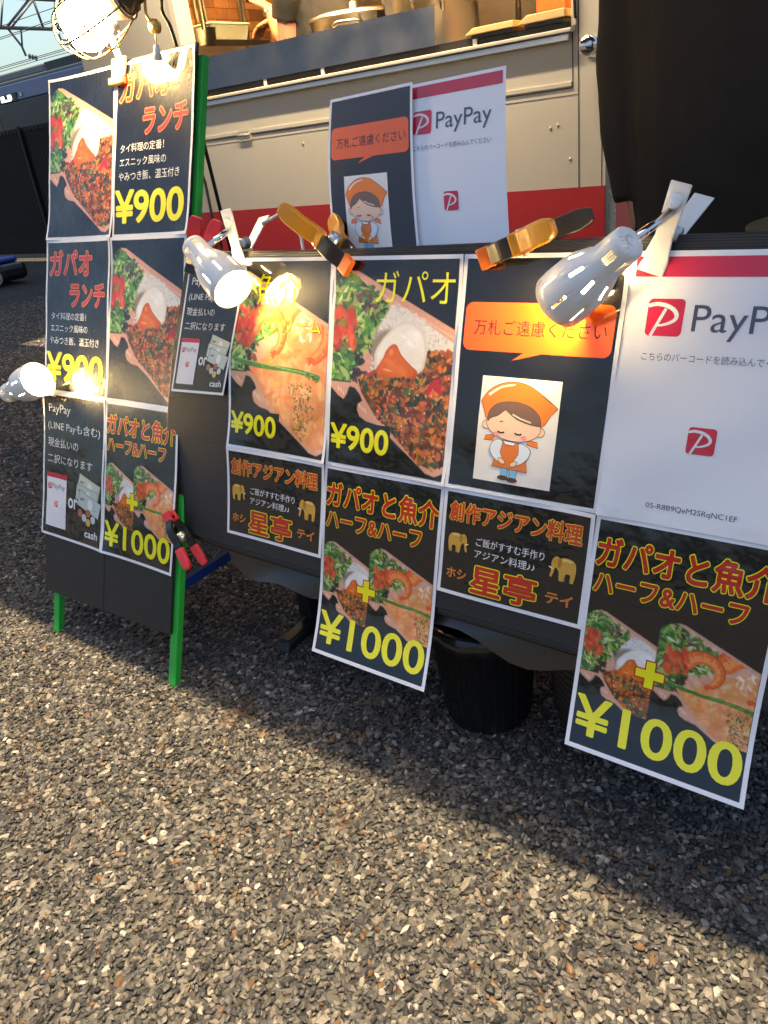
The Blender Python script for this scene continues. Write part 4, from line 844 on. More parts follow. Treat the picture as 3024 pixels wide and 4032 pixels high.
# --- standing up behind the top edge of the low board
g = 'posters standing above the low board'
def small_pay():
    a = art_pay(); k = 152 / 216
    for _, q in a: q.items = [(p * k, f, c, z) for p, f, c, z in q.items]
    return a
def small_notice():
    a = art_notice(); k = 152 / 216
    for q in a.values(): q.items = [(p * k, f, c, z) for p, f, c, z in q.items]
    return a
poster('payment_poster', patch((-.709, 1.047, .9455), (-.5475, 1.052, .950), (-.656, .935, .712), (-.491, .935, .712), 152, 214, .012), 152, 214, 'small white payment poster standing up behind the low board', 'poster', g, small_pay(), None, None, 4)
poster('notice_poster', patch((-.835, 1.03, .943), (-.690, 1.04, .949), (-.780, .925, .718), (-.6285, .928, .716), 152, 214, .012), 152, 214, 'small speech bubble notice standing up next to the small white payment poster', 'poster', g, small_notice(), None, (14, 14, 15), 4)

# ------------------------------------------------------------------ the two boards
def flute_material():
    mt = mat('fluted_black_plastic', (.017, .017, .017), .4, spec=.5); nt = mt.node_tree; N = nt.nodes; L = nt.links
    tc = N.new('ShaderNodeTexCoord'); wv = N.new('ShaderNodeTexWave'); wv.bands_direction = 'Z'; wv.inputs['Scale'].default_value = 110; L.new(tc.outputs['Object'], wv.inputs['Vector'])
    bp = N.new('ShaderNodeBump'); bp.inputs['Strength'].default_value = .3; bp.inputs['Distance'].default_value = .002; L.new(wv.outputs[0], bp.inputs['Height']); L.new(bp.outputs[0], N['Principled BSDF'].inputs['Normal'])
    return mt
M_flute = flute_material()
def tall_stand():
    t = empty('sign_stand', PA(.22, 1.10, -.2), 'tall black sign stand on green wooden legs', 'sign stand')
    w = MB(); w.prism([PA(.010, -.004, -.001), PA(.429, -.006, -.001), PA(.4255, 1.023, -.001), (PA(.006, 1.035, -.001))], NA * -.006); w.build('black_panel', M_black_plastic, t, bevel=.0015)
    w = MB(); w.add([PA(.2165, .91, -.0003), PA(.2180, .91, -.0003), PA(.2170, 1.028, -.0003), PA(.2155, 1.028, -.0003)], [(0, 1, 2, 3)]); w.build('panel_seam', M_rubber, t)
    def leg(u0, u1, v0, v1, o0, o1, dep):
        w = MB(); q = [PA(u, v, o) for v, (a, b) in ((v0, (o0, o1)), (v1, (o0, o1))) for u, o in ((u0, a), (u1, a), (u1, b), (u0, b))]; w.hexa(q); return w
    foot = 1.1285
    leg(.4175, .4375, .012, foot, -.0085, -.0225, 0).build('leg', M_green, t, bevel=.0015)
    leg(.028, .048, .012, foot, -.0085, -.0225, 0).build('leg', M_green, t, bevel=.0015)
    for u0 in (.417, .026):
        w = MB(); a = PA(u0, .02, -.04) if u0 < .1 else V3(u0 - 1.536, 1.27, .50); b = V3(a.x, 1.44, 0); c = V3(.02, 0, 0); d = V3(0, .02, .0)
        w.hexa([b, b + c, b + c + d, b + d, a, a + c, a + c + d, a + d]); w.build('leg', M_green, t, bevel=.0015)
        if u0 > .1: w = MB(); w.box((a.x, .90, .47), (a.x + .02, 1.29, .495)); w.build('upper_brace', M_blue, t, bevel=.001)
        w = MB(); w.box((u0 - 1.536 - .001, .735, .157), (u0 - 1.536 + .012, 1.42, .176)); w.build('side_brace', M_blue, t, bevel=.001)
    w = MB()
    w.lathe(PA(.018, .020, .0015), NA, [(0, .004), (.002, .0035), (.003, .0001)], 12); w.build('pin', M_alu, t)
tall_stand()
def low_board():
    t = empty('display_board', PB(.3, .78, -.05), 'low wide black display board covered in menu posters', 'display board')
    out = [(-.105, -.012), (-.125, .07), (-.148, .16), (-.163, .27), (-.167, .38), (-.164, .445), (-.150, .470), (-.126, .479), (.05, .480), (.95, .487), (1.02, .487), (1.02, -.020), (.60, -.016), (.2, -.010)]
    w = MB(); w.prism([PB(u, v, -.001) for u, v in out], NB * -.008); w.build('black_panel', M_flute, t, bevel=.0015)
    w = MB(); w.tube([PB(-.13, .474, -.0125), PB(-.11, .481, -.0125), PB(.05, .485, -.0125), PB(.6, .489, -.0125), PB(1.02, .492, -.0125)], .009, 12); w.build('rolled_lower_edge', M_black, t)
    w = MB(); n = 40; rn = random.Random(3); vs = []
    for i in range(n + 1):
        u = -.02 + 1.03 * i / n; e = .030 + .016 * math.sin(i * .33) + .010 * math.sin(i * .9)
        for k in range(4): vs.append(PB(u, .490 + e * k / 3, -.018 - .01 * math.sin(k * .6 + i * .5) * k / 3))
    w.add(vs, [(4 * i + k, 4 * i + k + 1, 4 * i + k + 5, 4 * i + k + 4) for i in range(n) for k in range(3)], True); w.build('hanging_flap', mat('smoky_vinyl', (.035, .034, .032), .3, spec=.6), t)
low_board()
def table():
    t = empty('folding_table', (-.2, 1.08, 0), 'narrow dark folding table hidden behind the low board with its foot poking out', 'table')
    w = MB(); w.box((-1.10, .895, .585), (.62, 1.40, .61)); w.build('table_top', mat('dark_table_top', (.03, .028, .026), .5), t, bevel=.004)
    for x in (-.966, .32):
        w = MB(); w.box((x - .02, 1.02, .0455), (x + .012, 1.055, .585)); w.box((x - .02, .902, .03), (x + .012, .937, .5855)); w.build('leg', M_black, t, bevel=.003)
        w = MB(); w.hexa([(x - .022, .818, 0), (x + .016, .818, 0), (x + .016, 1.34, 0), (x - .022, 1.34, 0), (x - .018, .830, .022), (x + .012, .830, .022), (x + .012, 1.33, .045), (x - .018, 1.33, .045)]); w.build('foot', M_black, t, bevel=.005)
table()
mv = bpy.data.materials.new('clear_vinyl'); mv.use_nodes = True; b = mv.node_tree.nodes['Principled BSDF']; b.inputs['Base Color'].default_value = (.30, .34, .42, 1); b.inputs['Roughness'].default_value = .2; b.inputs['Alpha'].default_value = .45
w = MB(); n = 18; w.add([(-1.262 + .34 * i / n, .888 + .008 * math.sin(i * .8), z) for i in range(n + 1) for z in (.118 + .012 * math.sin(i * .35) + .0006 * i, .36, .575)], [(3 * i + k, 3 * i + k + 1, 3 * i + k + 4, 3 * i + k + 3) for i in range(n) for k in range(2)], True)
o = w.build('vinyl_sheet', mv); tag(o, 'translucent grey vinyl sheet hanging in the gap between the two boards', 'plastic sheet')
# bin and baskets under the board
t = empty('waste_bin', (-.535, .872, 0), 'small black ribbed waste bin standing under the low board', 'bin')
w = MB(); w.lathe((-.535, .872, .001), (0, 0, 1), [(0, .0001), (0, .068), (.006, .071), (.185, .088), (.187, .092), (.195, .093), (.197, .088), (.02, .068), (.02, .0001)], 120, rib=lambda k: -.035 * (k % 3 == 0)); w.build('tub', mat('bin_plastic', (.012, .012, .012), .3, spec=.5), t)
w = MB(); rn = random.Random(5); w.lathe((-.535, .872, .12), (0, 0, 1), [(0, .07), (.05, .078), (.082, .088), (.092, .0955), (.07, .0965), (.055, .097)], 48, rib=lambda k: .03 * math.sin(k * 1.9) * math.sin(k * .7)); w.build('bin_bag', mat('black_bag', (.014, .014, .015), .22, spec=.6), t, solid=.001)
def stripes(name, c1, c2, sc, rot):
    mt = bpy.data.materials.new(name); mt.use_nodes = True; N = mt.node_tree.nodes; L = mt.node_tree.links; b = N['Principled BSDF']; b.inputs['Roughness'].default_value = .8
    tc = N.new('ShaderNodeTexCoord'); mp = N.new('ShaderNodeMapping'); mp.inputs['Rotation'].default_value = rot; L.new(tc.outputs['Object'], mp.inputs['Vector'])
    wv = N.new('ShaderNodeTexWave'); wv.bands_direction = 'Z'; wv.inputs['Scale'].default_value = sc; wv.inputs['Distortion'].default_value = .6; L.new(mp.outputs[0], wv.inputs['Vector'])
    rp = N.new('ShaderNodeValToRGB'); rp.color_ramp.elements[0].position = .45; rp.color_ramp.elements[1].position = .55; rp.color_ramp.elements[0].color = (*c1, 1); rp.color_ramp.elements[1].color = (*c2, 1)
    L.new(wv.outputs[0], rp.inputs[0]); L.new(rp.outputs[0], b.inputs['Base Color']); return mt
w = MB(); w.lathe((-.872, .978, .001), (0, 0, 1), [(0, .0001), (0, .056), (.010, .064), (.19, .068), (.20, .064), (.195, .058), (.02, .055), (.02, .0001)], 40); o = w.build('striped_basket', stripes('striped_fabric', (.05, .032, .018), (.33, .29, .22), 10, (R(24), R(18), 0))); tag(o, 'brown and cream striped fabric basket beside the table foot', 'basket')
w = MB(); w.lathe((-.325, .955, .001), (0, 0, 1), [(0, .0001), (0, .10), (.01, .11), (.15, .125), (.165, .13), (.17, .12), (.02, .1), (.02, .0001)], 40, rib=lambda k: .02 * (k % 2)); o = w.build('wicker_basket', stripes('wicker', (.010, .007, .004), (.055, .036, .018), 22, (0, 0, 0))); tag(o, 'dark wicker basket in the shade beside the black bin', 'basket')
t = empty('bottle', (-.222, 1.06, .611), 'white capped bottle on the table peeking over the low board', 'bottle')
w = MB(); w.lathe((-.222, 1.06, .6105), (0, 0, 1), [(0, .0001), (0, .03), (.004, .033), (.055, .033), (.072, .014), (.080, .0125), (.0801, .0001)], 28); w.build('bottle_body', mat('clear_bottle', (.45, .5, .52), .2, spec=.6), t)
w = MB(); w.lathe((-.222, 1.06, .691), (0, 0, 1), [(0, .0001), (0, .0132), (.028, .0128), (.033, .0105), (.034, .0001)], 28); w.build('cap', mat('white_cap', (.7, .72, .74), .4), t)
t = empty('serving_tray', (-.13, 1.13, .708), 'thin dark serving tray held level behind the bottle', 'tray')
w = MB(); w.lathe((-.10, 1.15, .716), (0, 0, 1), [(0, .0001), (0, .135), (.008, .152), (.010, .152), (.003, .134), (.003, .0001)], 48); w.build('tray_plate', mat('olive_tray', (.10, .095, .06), .4), t)
w = MB()
for a in (0, 90, 180, 270): w.box((-.10 + .1 * math.cos(R(a)) - .008, 1.15 + .1 * math.sin(R(a)) - .008, .6105) , (-.10 + .1 * math.cos(R(a)) + .008, 1.15 + .1 * math.sin(R(a)) + .008, .7155))
w.build('tray_foot', M_black, t)

# ------------------------------------------------------------------ lamps
def slot_skip(n):
    def f(i, k):
        if i == 1: return k % 6 in (2,) and True
        if i == 4: return (k % 16) in (1, 3, 5, 7)
        if i == 7: return k % 12 in (2, 3)
        if i == 9: return k % 12 == 7
        return False
    return f
def clip_lamp(cap, opening, clip_top, up_, width, nrm, label, jaw=.055, length=.145, rmax=.0395, es=45, tilt=0.0, open_gap=.05):
    cap, opening, c0 = map(Vector, (cap, opening, clip_top)); ax = (opening - cap).normalized(); L = length; k = rmax / .0395
    t = empty('clip_lamp', c0, label, 'lamp', 'white clip lamps')
    n = 96; prof = [(0, .006), (0, .012), (.0005, .0185), (.004, .0215), (.014, .0225), (.034, .0228), (.050, .0238), (.060, .0285), (.080, .0358), (.100, .0388), (.128, .0402), (.145, .0395)]
    prof = [(h * L / .145, r * k) for h, r in prof]
    w = MB(); w.lathe(cap, ax, prof, n, slot_skip(n)); w.build('lamp_shade', M_white, t, solid=.0014)
    w = MB(); w.lathe(cap, ax, [(-.0002, .0001), (-.0002, .0062 * k)], 16); w.lathe(cap + ax * .010, ax, [(0, .0001), (0, .0165 * k), (.033, .0165 * k), (.033, .0001)], 20); w.build('socket', M_white, t)
    w = MB(); w.lathe(cap + ax * .053 * L / .145, ax, [(h * k, r_ * k) for h, r_ in [(0, .0001), (.0, .012), (.012, .015), (.03, .023), (.042, .0265), (.054, .0255), (.064, .020), (.070, .011), (.072, .0001)]], 28)
    w.build('bulb', M_bulb, t)
    # clip: two plates that diverge above the board edge and close on both faces of it
    up_, xw, nr = Vector(up_).normalized(), Vector(width).normalized(), Vector(nrm).normalized()
    if tilt:
        r = Matrix.Rotation(R(tilt), 3, nr); up_ = r @ up_; xw = r @ xw
    hw = .0112
    for sgn, nm in ((1, 'clip_jaw'), (-1, 'clip_jaw')):
        prof2 = [(-jaw * .62, .006), (-jaw * .35, .006), (.008, .011), (.062, .011 + open_gap * (.35 if sgn > 0 else .95))]
        w = MB(); vs = []
        for (h, o) in prof2:
            ww = hw * (1.35 if h < -.01 else (.92 if h < .03 else 1.05)); 
            for e, q in ((-1, 0), (1, 0), (1, .003), (-1, .003)): vs.append(c0 + up_ * h + nr * sgn * (o + q) + xw * e * ww)
        fs = []
        for i in range(len(prof2) - 1):
            a = i * 4
            for q in range(4): fs.append((a + q, a + (q + 1) % 4, a + 4 + (q + 1) % 4, a + 4 + q))
        fs += [(3, 2, 1, 0), (len(vs) - 4, len(vs) - 3, len(vs) - 2, len(vs) - 1)]
        w.add(vs, fs)
        if sgn > 0: w.lathe(c0 + up_ * .043 + nr * (.0140 + open_gap * .245), nr, [(0, .008), (.003, .0075), (.0031, .0001)], 18)
        else:
            vs2 = [c0 + up_ * .012 + nr * .012 + xw * .0105, c0 + up_ * .07 + nr * .02 + xw * .0105, c0 + up_ * .015 - nr * .012 + xw * .0105]
        w.build(nm, M_white, t, bevel=.002)
    w = MB(); w.tube([c0 + up_ * .014 - xw * .012, c0 + up_ * .014 + xw * .012], .009, 14); w.build('spring', M_alu, t)
    a = c0 + up_ * .035 + nr * (.013 + open_gap * .15); bb = cap + ax * .022
    w = MB(); w.tube([a, bb], .0052, 12); w.build('pivot_pin', M_chrome, t)
    return t
upB, upA = -B2, -A2
clip_lamp((-.287, .806, .763), (-.372, .830, .699), PB(.678, -.006, -.005), upB, EX, NB, 'white clip lamp with its shade aimed at the orange speech bubble', length=.115, rmax=.033, tilt=-17, jaw=.05)
tl = clip_lamp((-.993, .838, .768), (-.889, .813, .7035), PB(.022, -.008, -.005), upB, EX, NB, 'white clip lamp aimed at the seafood poster, glowing opening turned outwards', length=.120, rmax=.033, tilt=8, jaw=.05, open_gap=.045)
w = MB(); w.tube([PB(.028, -.055, -.04), PB(.05, -.070, -.055), PB(.075, -.062, -.065), PB(.095, -.035, -.06), PB(.112, -.005, -.05), PB(.13, .05, -.04), PB(.15, .2, -.04)], .0028, 8); w.build('cord', M_whitecable, tl)
clip_lamp((-1.578, .7613, .4965), (-1.456, .772, .535), PA(.010, .600, -.004), V3(-1, 0, 0), upA, NA, 'small white clip lamp gripping the edge of the tall stand, facing its posters', length=.125, rmax=.034, jaw=.05, open_gap=.02)
def caged_lamp():
    t = empty('caged_lamp', PA(.217, 0, 0), 'bright caged work lamp clamped on top of the tall stand', 'lamp')
    base = PA(.232, -.004, -.004); sock = V3(-1.205, 1.000, 1.141); bulb = V3(-1.284, .974, 1.118); ax = (bulb - sock).normalized()
    w = MB(); w.lathe(sock - ax * .055, ax, [(0, .0001), (0, .012), (.012, .018), (.05, .019), (.055, .026), (.066, .026), (.066, .0001)], 24); w.build('socket', M_black, t)
    w = MB(); w.lathe(sock + ax * .0115, ax, [(0, .027), (.010, .029), (.022, .024), (.034, .019), (.034, .0001)], 28); w.build('porcelain_neck', M_white, t)
    w = MB(); w.lathe(sock + ax * .046, ax, [(0, .0001), (0, .014), (.010, .020), (.028, .034), (.048, .042), (.066, .041), (.084, .031), (.095, .016), (.097, .0001)], 32); w.build('bulb', mat('lit_work_bulb', (.9, .9, .9), .4, emit=LAMP_RGB, es=95), t)
    a = V3(0, 0, 1); a = (a - ax * a.dot(ax)).normalized(); b_ = ax.cross(a)
    w = MB(); wire = .0018
    ring = lambda h, r: [sock + ax * h + (a * math.cos(q) + b_ * math.sin(q)) * r for q in [2 * math.pi * i / 28 for i in range(28)]]
    for h, r in ((.014, .031), (.075, .052), (.118, .049), (.150, .026)): w.tube(ring(h, r), wire, 7, closed=True)
    for i in range(6):
        q = 2 * math.pi * i / 6; d = a * math.cos(q) + b_ * math.sin(q)
        w.tube([sock + ax * h + d * r for h, r in smooth_path([(.010, .030), (.045, .046), (.085, .053), (.12, .049), (.142, .034), (.152, .014)], 4)], wire, 7)
    w.build('wire_guard', mat('dull_brass_wire', (.30, .22, .10), .45, metal=.7), t)
    w = MB(); st = [base + V3(0, -.008, -.008), base + V3(-.002, -.014, .028), base + V3(-.006, -.018, .060), sock + ax * .030 + V3(.0, -.012, -.034)]; w.tube(smooth_path3(st), .0062, 12); w.build('stem', M_white, t)
    w = MB(); q = PA(.2285, .014, .004); w.prism([q + EX * -.022 + upA * .022, q + EX * .022 + upA * .022, q + EX * .019 - upA * .012, q + EX * -.019 - upA * .012], NA * .005); w.prism([PA(.2065, -.008, -.016), PA(.2505, -.008, -.016), PA(.2475, .03, -.012), PA(.2095, .03, -.012)], NA * -.004); w.build('clamp_plate', M_alu, t, bevel=.002)
    w = MB(); q = PA(.2285, .034, .003); w.prism([q + EX * -.021 + upA * .007, q + EX * .021 + upA * .007, q + EX * .021 - upA * .005, q + EX * -.021 - upA * .005], NA * .011); w.build('jaw_pad', M_wood, t, bevel=.002)
    w = MB(); s2 = sock + ax * .004; hk = [s2 + V3(-.01, .0, .028), s2 + V3(.022, .006, .022), s2 + V3(.028, .01, -.004), s2 + V3(.022, .012, -.03), s2 + V3(.034, .014, -.046)]; w.tube(smooth_path3(hk), .0024, 8); w.lathe(hk[-1] + V3(0, 0, -.002), (0, -1, 0), [(-.006, .0001), (-.005, .011), (.005, .011), (.006, .0001)], 20); w.tube([hk[-1], hk[-1] + V3(-.004, -.002, -.03)], .0012, 6); w.build('hook', mat('brass_hook', (.65, .42, .12), .3, metal=.8), t)
    w = MB(); w.lathe(hk[-1] + V3(-.004, -.002, -.028), (-.15, 0, -1), [(0, .0001), (0, .004), (.022, .009), (.024, .0001)], 12); w.build('pull_switch', M_white, t)
    w = MB(); cb = [sock - ax * .050, sock - ax * .075 + V3(.0, .0, .01), V3(-1.205, 1.062, 1.125), V3(-1.193, 1.062, 1.095), V3(-1.190, 1.066, 1.055), V3(-1.19, 1.08, .95), V3(-1.2, 1.12, .6), V3(-1.2, 1.2, .2)]; w.tube(smooth_path3(cb), .0036, 8); w.build('cord', M_cable, t)
def smooth_path3(pts, n=6):
    out = []; P = [pts[0]] + list(pts) + [pts[-1]]
    for i in range(1, len(P) - 2):
        for k in range(n):
            t = k / n; a, b, c, e = P[i - 1], P[i], P[i + 1], P[i + 2]
            out.append(.5 * (2 * b + (c - a) * t + (2 * a - 5 * b + 4 * c - e) * t * t + (3 * b - a - 3 * c + e) * t ** 3))
    return out + [pts[-1]]
caged_lamp()

# ------------------------------------------------------------------ spring clamps
def spring_clamp(jaw, axis, sep, label, handle_mat, tip_mat, group, L=.125, spread=.075, rear_sleeve=True, wide=.024, sleeve0=.50):
    j = Vector(jaw); a = Vector(axis).normalized(); s_ = Vector(sep); s_ = (s_ - a * s_.dot(a)).normalized(); x = a.cross(s_).normalized()
    t = empty('spring_clamp', j, label, 'clamp', group)
    for sg in (1, -1):
        cl = [(0, .006), (.10, .010), (.26, .0205), (.40, .0215), (.52, .0205), (.72, .0205 + (spread / 2 - .02) * .55), (1.0, spread / 2)]
        cl = [(h * L, o) for h, o in cl]; pts = smooth_path(cl, 4); th = .0075
        def ribbon(i0, i1, grow, wd):
            w = MB(); vs = []; seg = pts[i0:i1]
            for i, (h, o) in enumerate(seg):
                k0, k1 = seg[max(i - 1, 0)], seg[min(i + 1, len(seg) - 1)]; tx, ty = k1[0] - k0[0], k1[1] - k0[1]; ll = math.hypot(tx, ty); nx_, ny_ = -ty / ll, tx / ll
                endk = 1.0
                if i1 == len(pts) and i >= len(seg) - 2: endk = .82 if i == len(seg) - 2 else .55
                for e, q in ((-1, -.5), (1, -.5), (1, .5), (-1, .5)):
                    vs.append(j + a * (h + nx_ * q * (th + grow)) + s_ * sg * (o + ny_ * q * (th + grow)) + x * e * (wd / 2 + grow / 2) * endk)
            fs = []
            for i in range(len(seg) - 1):
                for q in range(4): fs.append((4 * i + q, 4 * i + (q + 1) % 4, 4 * i + 4 + (q + 1) % 4, 4 * i + 4 + q))
            fs += [(3, 2, 1, 0), tuple(len(vs) - 4 + q for q in range(4))]
            w.add(vs, fs); return w
        n = len(pts); k = int(n * sleeve0)
        sl = sg > 0 or rear_sleeve
        arm = ribbon(0, n if not sl else k + 1, 0, wide); arm.build('arm', M_black, t, bevel=.0018)
        if sl: ribbon(k, n, .003, wide).build('handle_grip', handle_mat, t, bevel=.003)
        w = MB(); q = j + s_ * sg * .0045; pw = wide * .54; w.prism([q - a * .008 - x * pw, q + a * .012 - x * pw, q + a * .012 + x * pw, q - a * .008 + x * pw], s_ * sg * .0085); w.build('jaw_pad', tip_mat, t, bevel=.0015)
    w = MB(); pw = wide * .56; w.tube([j + a * L * .42 - x * pw, j + a * L * .42 + x * pw], .0095, 16); w.tube([j + a * L * .42 - x * pw * 1.2, j + a * L * .42 + x * pw * 1.2], .004, 10); w.build('spring', M_alu, t)
    return t
gy = 'spring clamps on the boards'
spring_clamp((-.708, .872, .727), (-.098, .035, .070), (.1, -1, .1), 'amber handled spring clamp standing up between the seafood and basil posters', M_yellow, M_orange, gy, .128, .10)
spring_clamp((-.487, .870, .738), (.104, -.012, .036), (-.1, -1, .0), 'amber handled spring clamp lying along the board edge above the speech bubble', M_yellow, M_orange, gy, .125, .085, rear_sleeve=False)
spring_clamp((-1.048, .880, .722), (.022, .02, .06), (.2, -1, .1), 'red handled spring clamp behind the white lamp at the corner of the low board', M_redplastic, M_black, gy, .085, .06)
spring_clamp((-1.090, .735, .320), (.052, -.012, -.070), (.35, -.9, .3), 'black spring clamp with coral red tips on the edge of the tall stand', M_pinkred, M_pinkred, gy, .105, .055, wide=.014, sleeve0=.72)

# ------------------------------------------------------------------ background
def sunshield():  # unseen cover added to block sun from the asphalt at far left
    t = empty('added_sunshield', (-8.4, 3.0, 0), 'flat canopy added out of view on posts to keep sun off the far asphalt', 'sunshield')
    w = MB(); w.box((-12.2, .74, 3.35), (-4.55, 5.35, 3.42)); w.build('shield_panel', mat('sunshield_sheet', (.20, .20, .19), .6), t, bevel=.01)
    for x, y in ((-12.1, .85), (-12.1, 5.25), (-4.68, .85), (-4.68, 5.25)):
        w = MB(); w.tube([(x, y, 0), (x, y, 3.35)], .04, 12); w.build('post', M_alu, t)
sunshield()
def fence():
    t = empty('corrugated_fence', (-11, 5.5, 0), 'black corrugated metal fence with a toothed top rail beyond the parking lot', 'fence')
    x0, x1 = -24.0, -3.9; p = .075; n = int((x1 - x0) / p * 2); w = MB()
    xs = [x0 + (x1 - x0) * i / n for i in range(n + 1)]
    w.add([(x, 5.5 + (.018 if (i // 1) % 2 else 0), z) for i, x in enumerate(xs) for z in (.04, 1.37)], [(2 * i, 2 * i + 2, 2 * i + 3, 2 * i + 1) for i in range(n)]); w.build('corrugated_sheet', mat('black_sheet_metal', (.018, .015, .012), .5, spec=.4, bump=.05), t)
    w = MB()
    for i in range(0, n - 1, 2): w.box((xs[i] + .01, 5.488, 1.36), (xs[i] + .055, 5.52, 1.405))
    w.build('toothed_rail', M_rubber, t)
    for px in (-21, -18.6, -16.2, -13.8, -11.4, -9.0, -6.6, -4.2):
        w = MB(); w.box((px - .02, 5.465, 0), (px + .02, 5.487, 1.42)); w.build('post', M_rubber, t)
    w = MB(); w.box((x0, 5.46, 0), (x1, 5.56, .04)); w.build('base_rail', mat('pale_kerb', (.16, .155, .15), .7, vary=.4, scale=3), t)
fence()
def train():
    t = empty('train_carriage', (-25, 15.4, 0), 'dark blue train carriage with roof vents and a lit destination display', 'train')
    x0, x1, y0, y1 = -46.0, -8.0, 14.0, 16.8
    w = MB(); w.box((x0, y0, .95), (x1, y1, 2.86)); w.build('lower_body', mat('dark_carriage', (.022, .024, .032), .3, spec=.5), t, bevel=.03)
    w = MB(); w.hexa([(x0, y0 - .01, 2.862), (x1, y0 - .01, 2.862), (x1, y1 + .01, 2.862), (x0, y1 + .01, 2.862), (x0, y0 + .10, 3.32), (x1, y0 + .10, 3.32), (x1, y1 - .1, 3.32), (x0, y1 - .1, 3.32)]); w.build('blue_band', mat('blue_carriage_paint', (.035, .052, .12), .3, spec=.5), t, bevel=.04)
    w = MB(); w.box((x0, y0 + .14, 3.322), (x1, y1 - .14, 3.40)); w.build('roof', mat('grey_roof', (.16, .19, .20), .5), t, bevel=.02)
    for a, b in ((-45, -38), (-34, -21.2), (-14.5, -9)):
        w = MB(); w.box((a, y0 + .16, 3.401), (b, y1 - .5, 3.60)); w.build('roof_unit', mat('grey_roof', (.16, .19, .20), .5), t, bevel=.04)
    w = MB(); w.box((-21.15, y0 + .16, 3.401), (-19.3, y1 - .5, 3.60))
    w.build('mesh_vent', mat('vent_grey', (.12, .13, .13), .6), t)
    w = MB()
    for k in range(22):
        x = -21.1 + k * .082
        for q in range(5): w.box((x + (.04 if q % 2 else 0), y0 + .152, 3.415 + q * .036), (x + .045 + (.04 if q % 2 else 0), y0 + .158, 3.432 + q * .036))
    w.build('vent_slots', M_rubber, t)
    w = MB(); w.box((-23.45, y0 - .012, 2.868), (-22.62, y0 + .05, 3.07)); d = w.build('destination_display', M_black, t)
    w = MB(); z0 = 2.89
    for bx in ((-23.42, -23.24, .0, .15), (-23.24, -23.12, .0, .05), (-23.12, -22.92, .0, .04), (-23.06, -22.88, .06, .10), (-23.06, -22.90, .115, .155), (-22.93, -22.86, .03, .14)): w.box((bx[0], y0 - .022, z0 + bx[2]), (bx[1], y0 - .013, z0 + bx[3]))
    w.build('lit_characters', mat('lit_display', (.9, .9, .9), .5, emit=(.9, .95, 1), es=1.4), d)
    w = MB(); w.box((-22.42, y0 - .02, 2.95), (-22.33, y0 - .0, 3.05)); w.build('side_lamp', M_alu, t)
    for a in range(8):
        w = MB(); w.box((-44 + a * 4.6, y0 - .008, 1.75), (-42.2 + a * 4.6, y0 + .02, 2.6)); w.build('window', mat('dark_window', (.02, .022, .025), .08, spec=.7), t)
    w = MB(); w.box((x0, y0 + .3, .3), (x1, y1 - .3, .95)); w.build('underframe', M_rubber, t)
train()
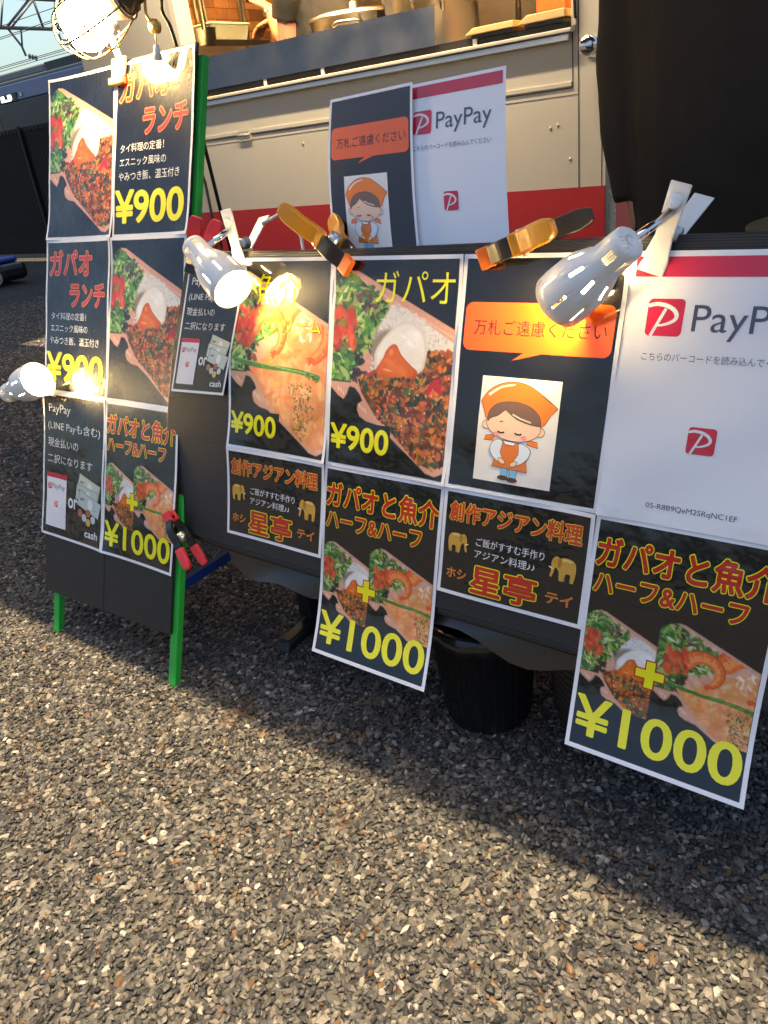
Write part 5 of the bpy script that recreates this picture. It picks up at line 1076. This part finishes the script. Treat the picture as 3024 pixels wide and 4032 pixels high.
def gantry():
    t = empty('catenary_gantry', (-40, 34, 0), 'steel catenary gantry truss against the pale sky above the train', 'gantry')
    M = mat('weathered_steel', (.13, .13, .13), .5, metal=.3); X = -40
    w = MB(); w.tube([(X, 18.5, 7.55), (X, 36, 7.42)], .085, 8); w.tube([(X, 18.5, 8.82), (X, 36, 8.70)], .085, 8)
    w.build('chord', M, t)
    for a, b in (((22.9, 8.78), (24.5, 7.5)), ((25.25, 8.76), (24.7, 7.5)), ((26.95, 8.74), (25.3, 7.52)), ((27.15, 8.74), (27.3, 7.5)), ((29.6, 8.72), (27.75, 7.5)), ((29.8, 8.72), (30.1, 7.5)), ((32.2, 8.7), (30.5, 7.5)), ((32.4, 8.7), (32.7, 7.5))):
        w = MB(); w.tube([(X, a[0], a[1]), (X, b[0], b[1])], .06, 8)
        if a[0] > b[0]: w.tube([(X + .3, a[0] + .12, a[1]), (X + .3, b[0] + .12, b[1])], .05, 8)
        w.build('brace', M, t)
    for y in (19, 35.6):
        w = MB(); w.tube([(X, y, 0), (X, y, 8.8)], .16, 10); w.build('post', M, t)
    w = MB(); w.tube([(X, 25.35, 7.45), (X, 25.82, 6.72), (X, 25.9, 6.3)], .055, 8); w.tube([(X, 26.05, 7.5), (X, 25.84, 6.72)], .045, 8); w.tube([(X, 28.05, 7.5), (X, 28.15, 7.0), (X, 28.6, 7.0), (X, 28.62, 7.5)], .05, 6); w.build('hanger', M, t)
    w = MB()
    for (y, z, d) in ((25.95, 6.30, 1), (28.4, 6.75, 1)):
        for k in range(3): w.lathe((X, y + .10 + k * .17, z - k * .035), (0, 1, -.2), [(0, .03), (.02, .11), (.06, .12), (.10, .03)], 12)
    w.build('insulator', mat('grey_insulator', (.16, .17, .18), .4), t)
gantry()
M_wire = mat('wire', (.10, .11, .12), .5)
for k, (y, z, sag, r) in enumerate(((24.78, 7.08, 0, .018), (26.4, 6.25, 0, .018), (26.45, 6.10, .12, .016), (24.3, 5.76, 0, .016), (28.78, 8.0, 0, .018), (25.6, 7.72, 0, .018))):
    w = MB(); w.tube([(x, y, z - sag * math.sin(math.pi * ((x + 90) % 50) / 50)) for x in np.linspace(-90, 10, 41)], r, 6); o = w.build('overhead_wire', M_wire)
    tag(o, ['thin overhead wire passing under the gantry beam', 'contact wire held by the lower insulators', 'sagging dropper wire just beneath the contact wire', 'lowest overhead wire close above the train roof', 'high feeder wire behind the gantry braces', 'high feeder wire meeting the first gantry brace'][k], 'wire', 'overhead wires by the gantry')
t = empty('portable_generator', (-7.55, 4.05, 0), 'black portable machine with a blue panel and grey cable loop on the far asphalt', 'generator')
w = MB(); w.box((-8.0, 3.85, .035), (-7.34, 4.15, .19)); w.build('case', M_black, t, bevel=.05)
w = MB(); w.box((-7.95, 3.88, .192), (-7.42, 4.12, .245)); w.build('blue_panel', mat('blue_plastic', (.02, .06, .35), .35), t, bevel=.025)
for k in (-7.85, -7.46):
    w = MB(); w.lathe((k, 3.84, .05), (0, -1, 0), [(-.02, .0001), (-.02, .05), (.03, .05), (.04, .035), (.04, .0001)], 20); w.build('wheel', M_rubber, t)
w = MB(); w.tube(smooth_path3([V3(-7.42, 3.86, .16), V3(-7.30, 3.83, .12), V3(-7.27, 3.8, .05), V3(-7.4, 3.74, .011), V3(-7.9, 3.6, .011), V3(-8.6, 3.5, .011)]), .010, 8); w.build('cable', mat('grey_cable', (.3, .3, .29), .5), t)
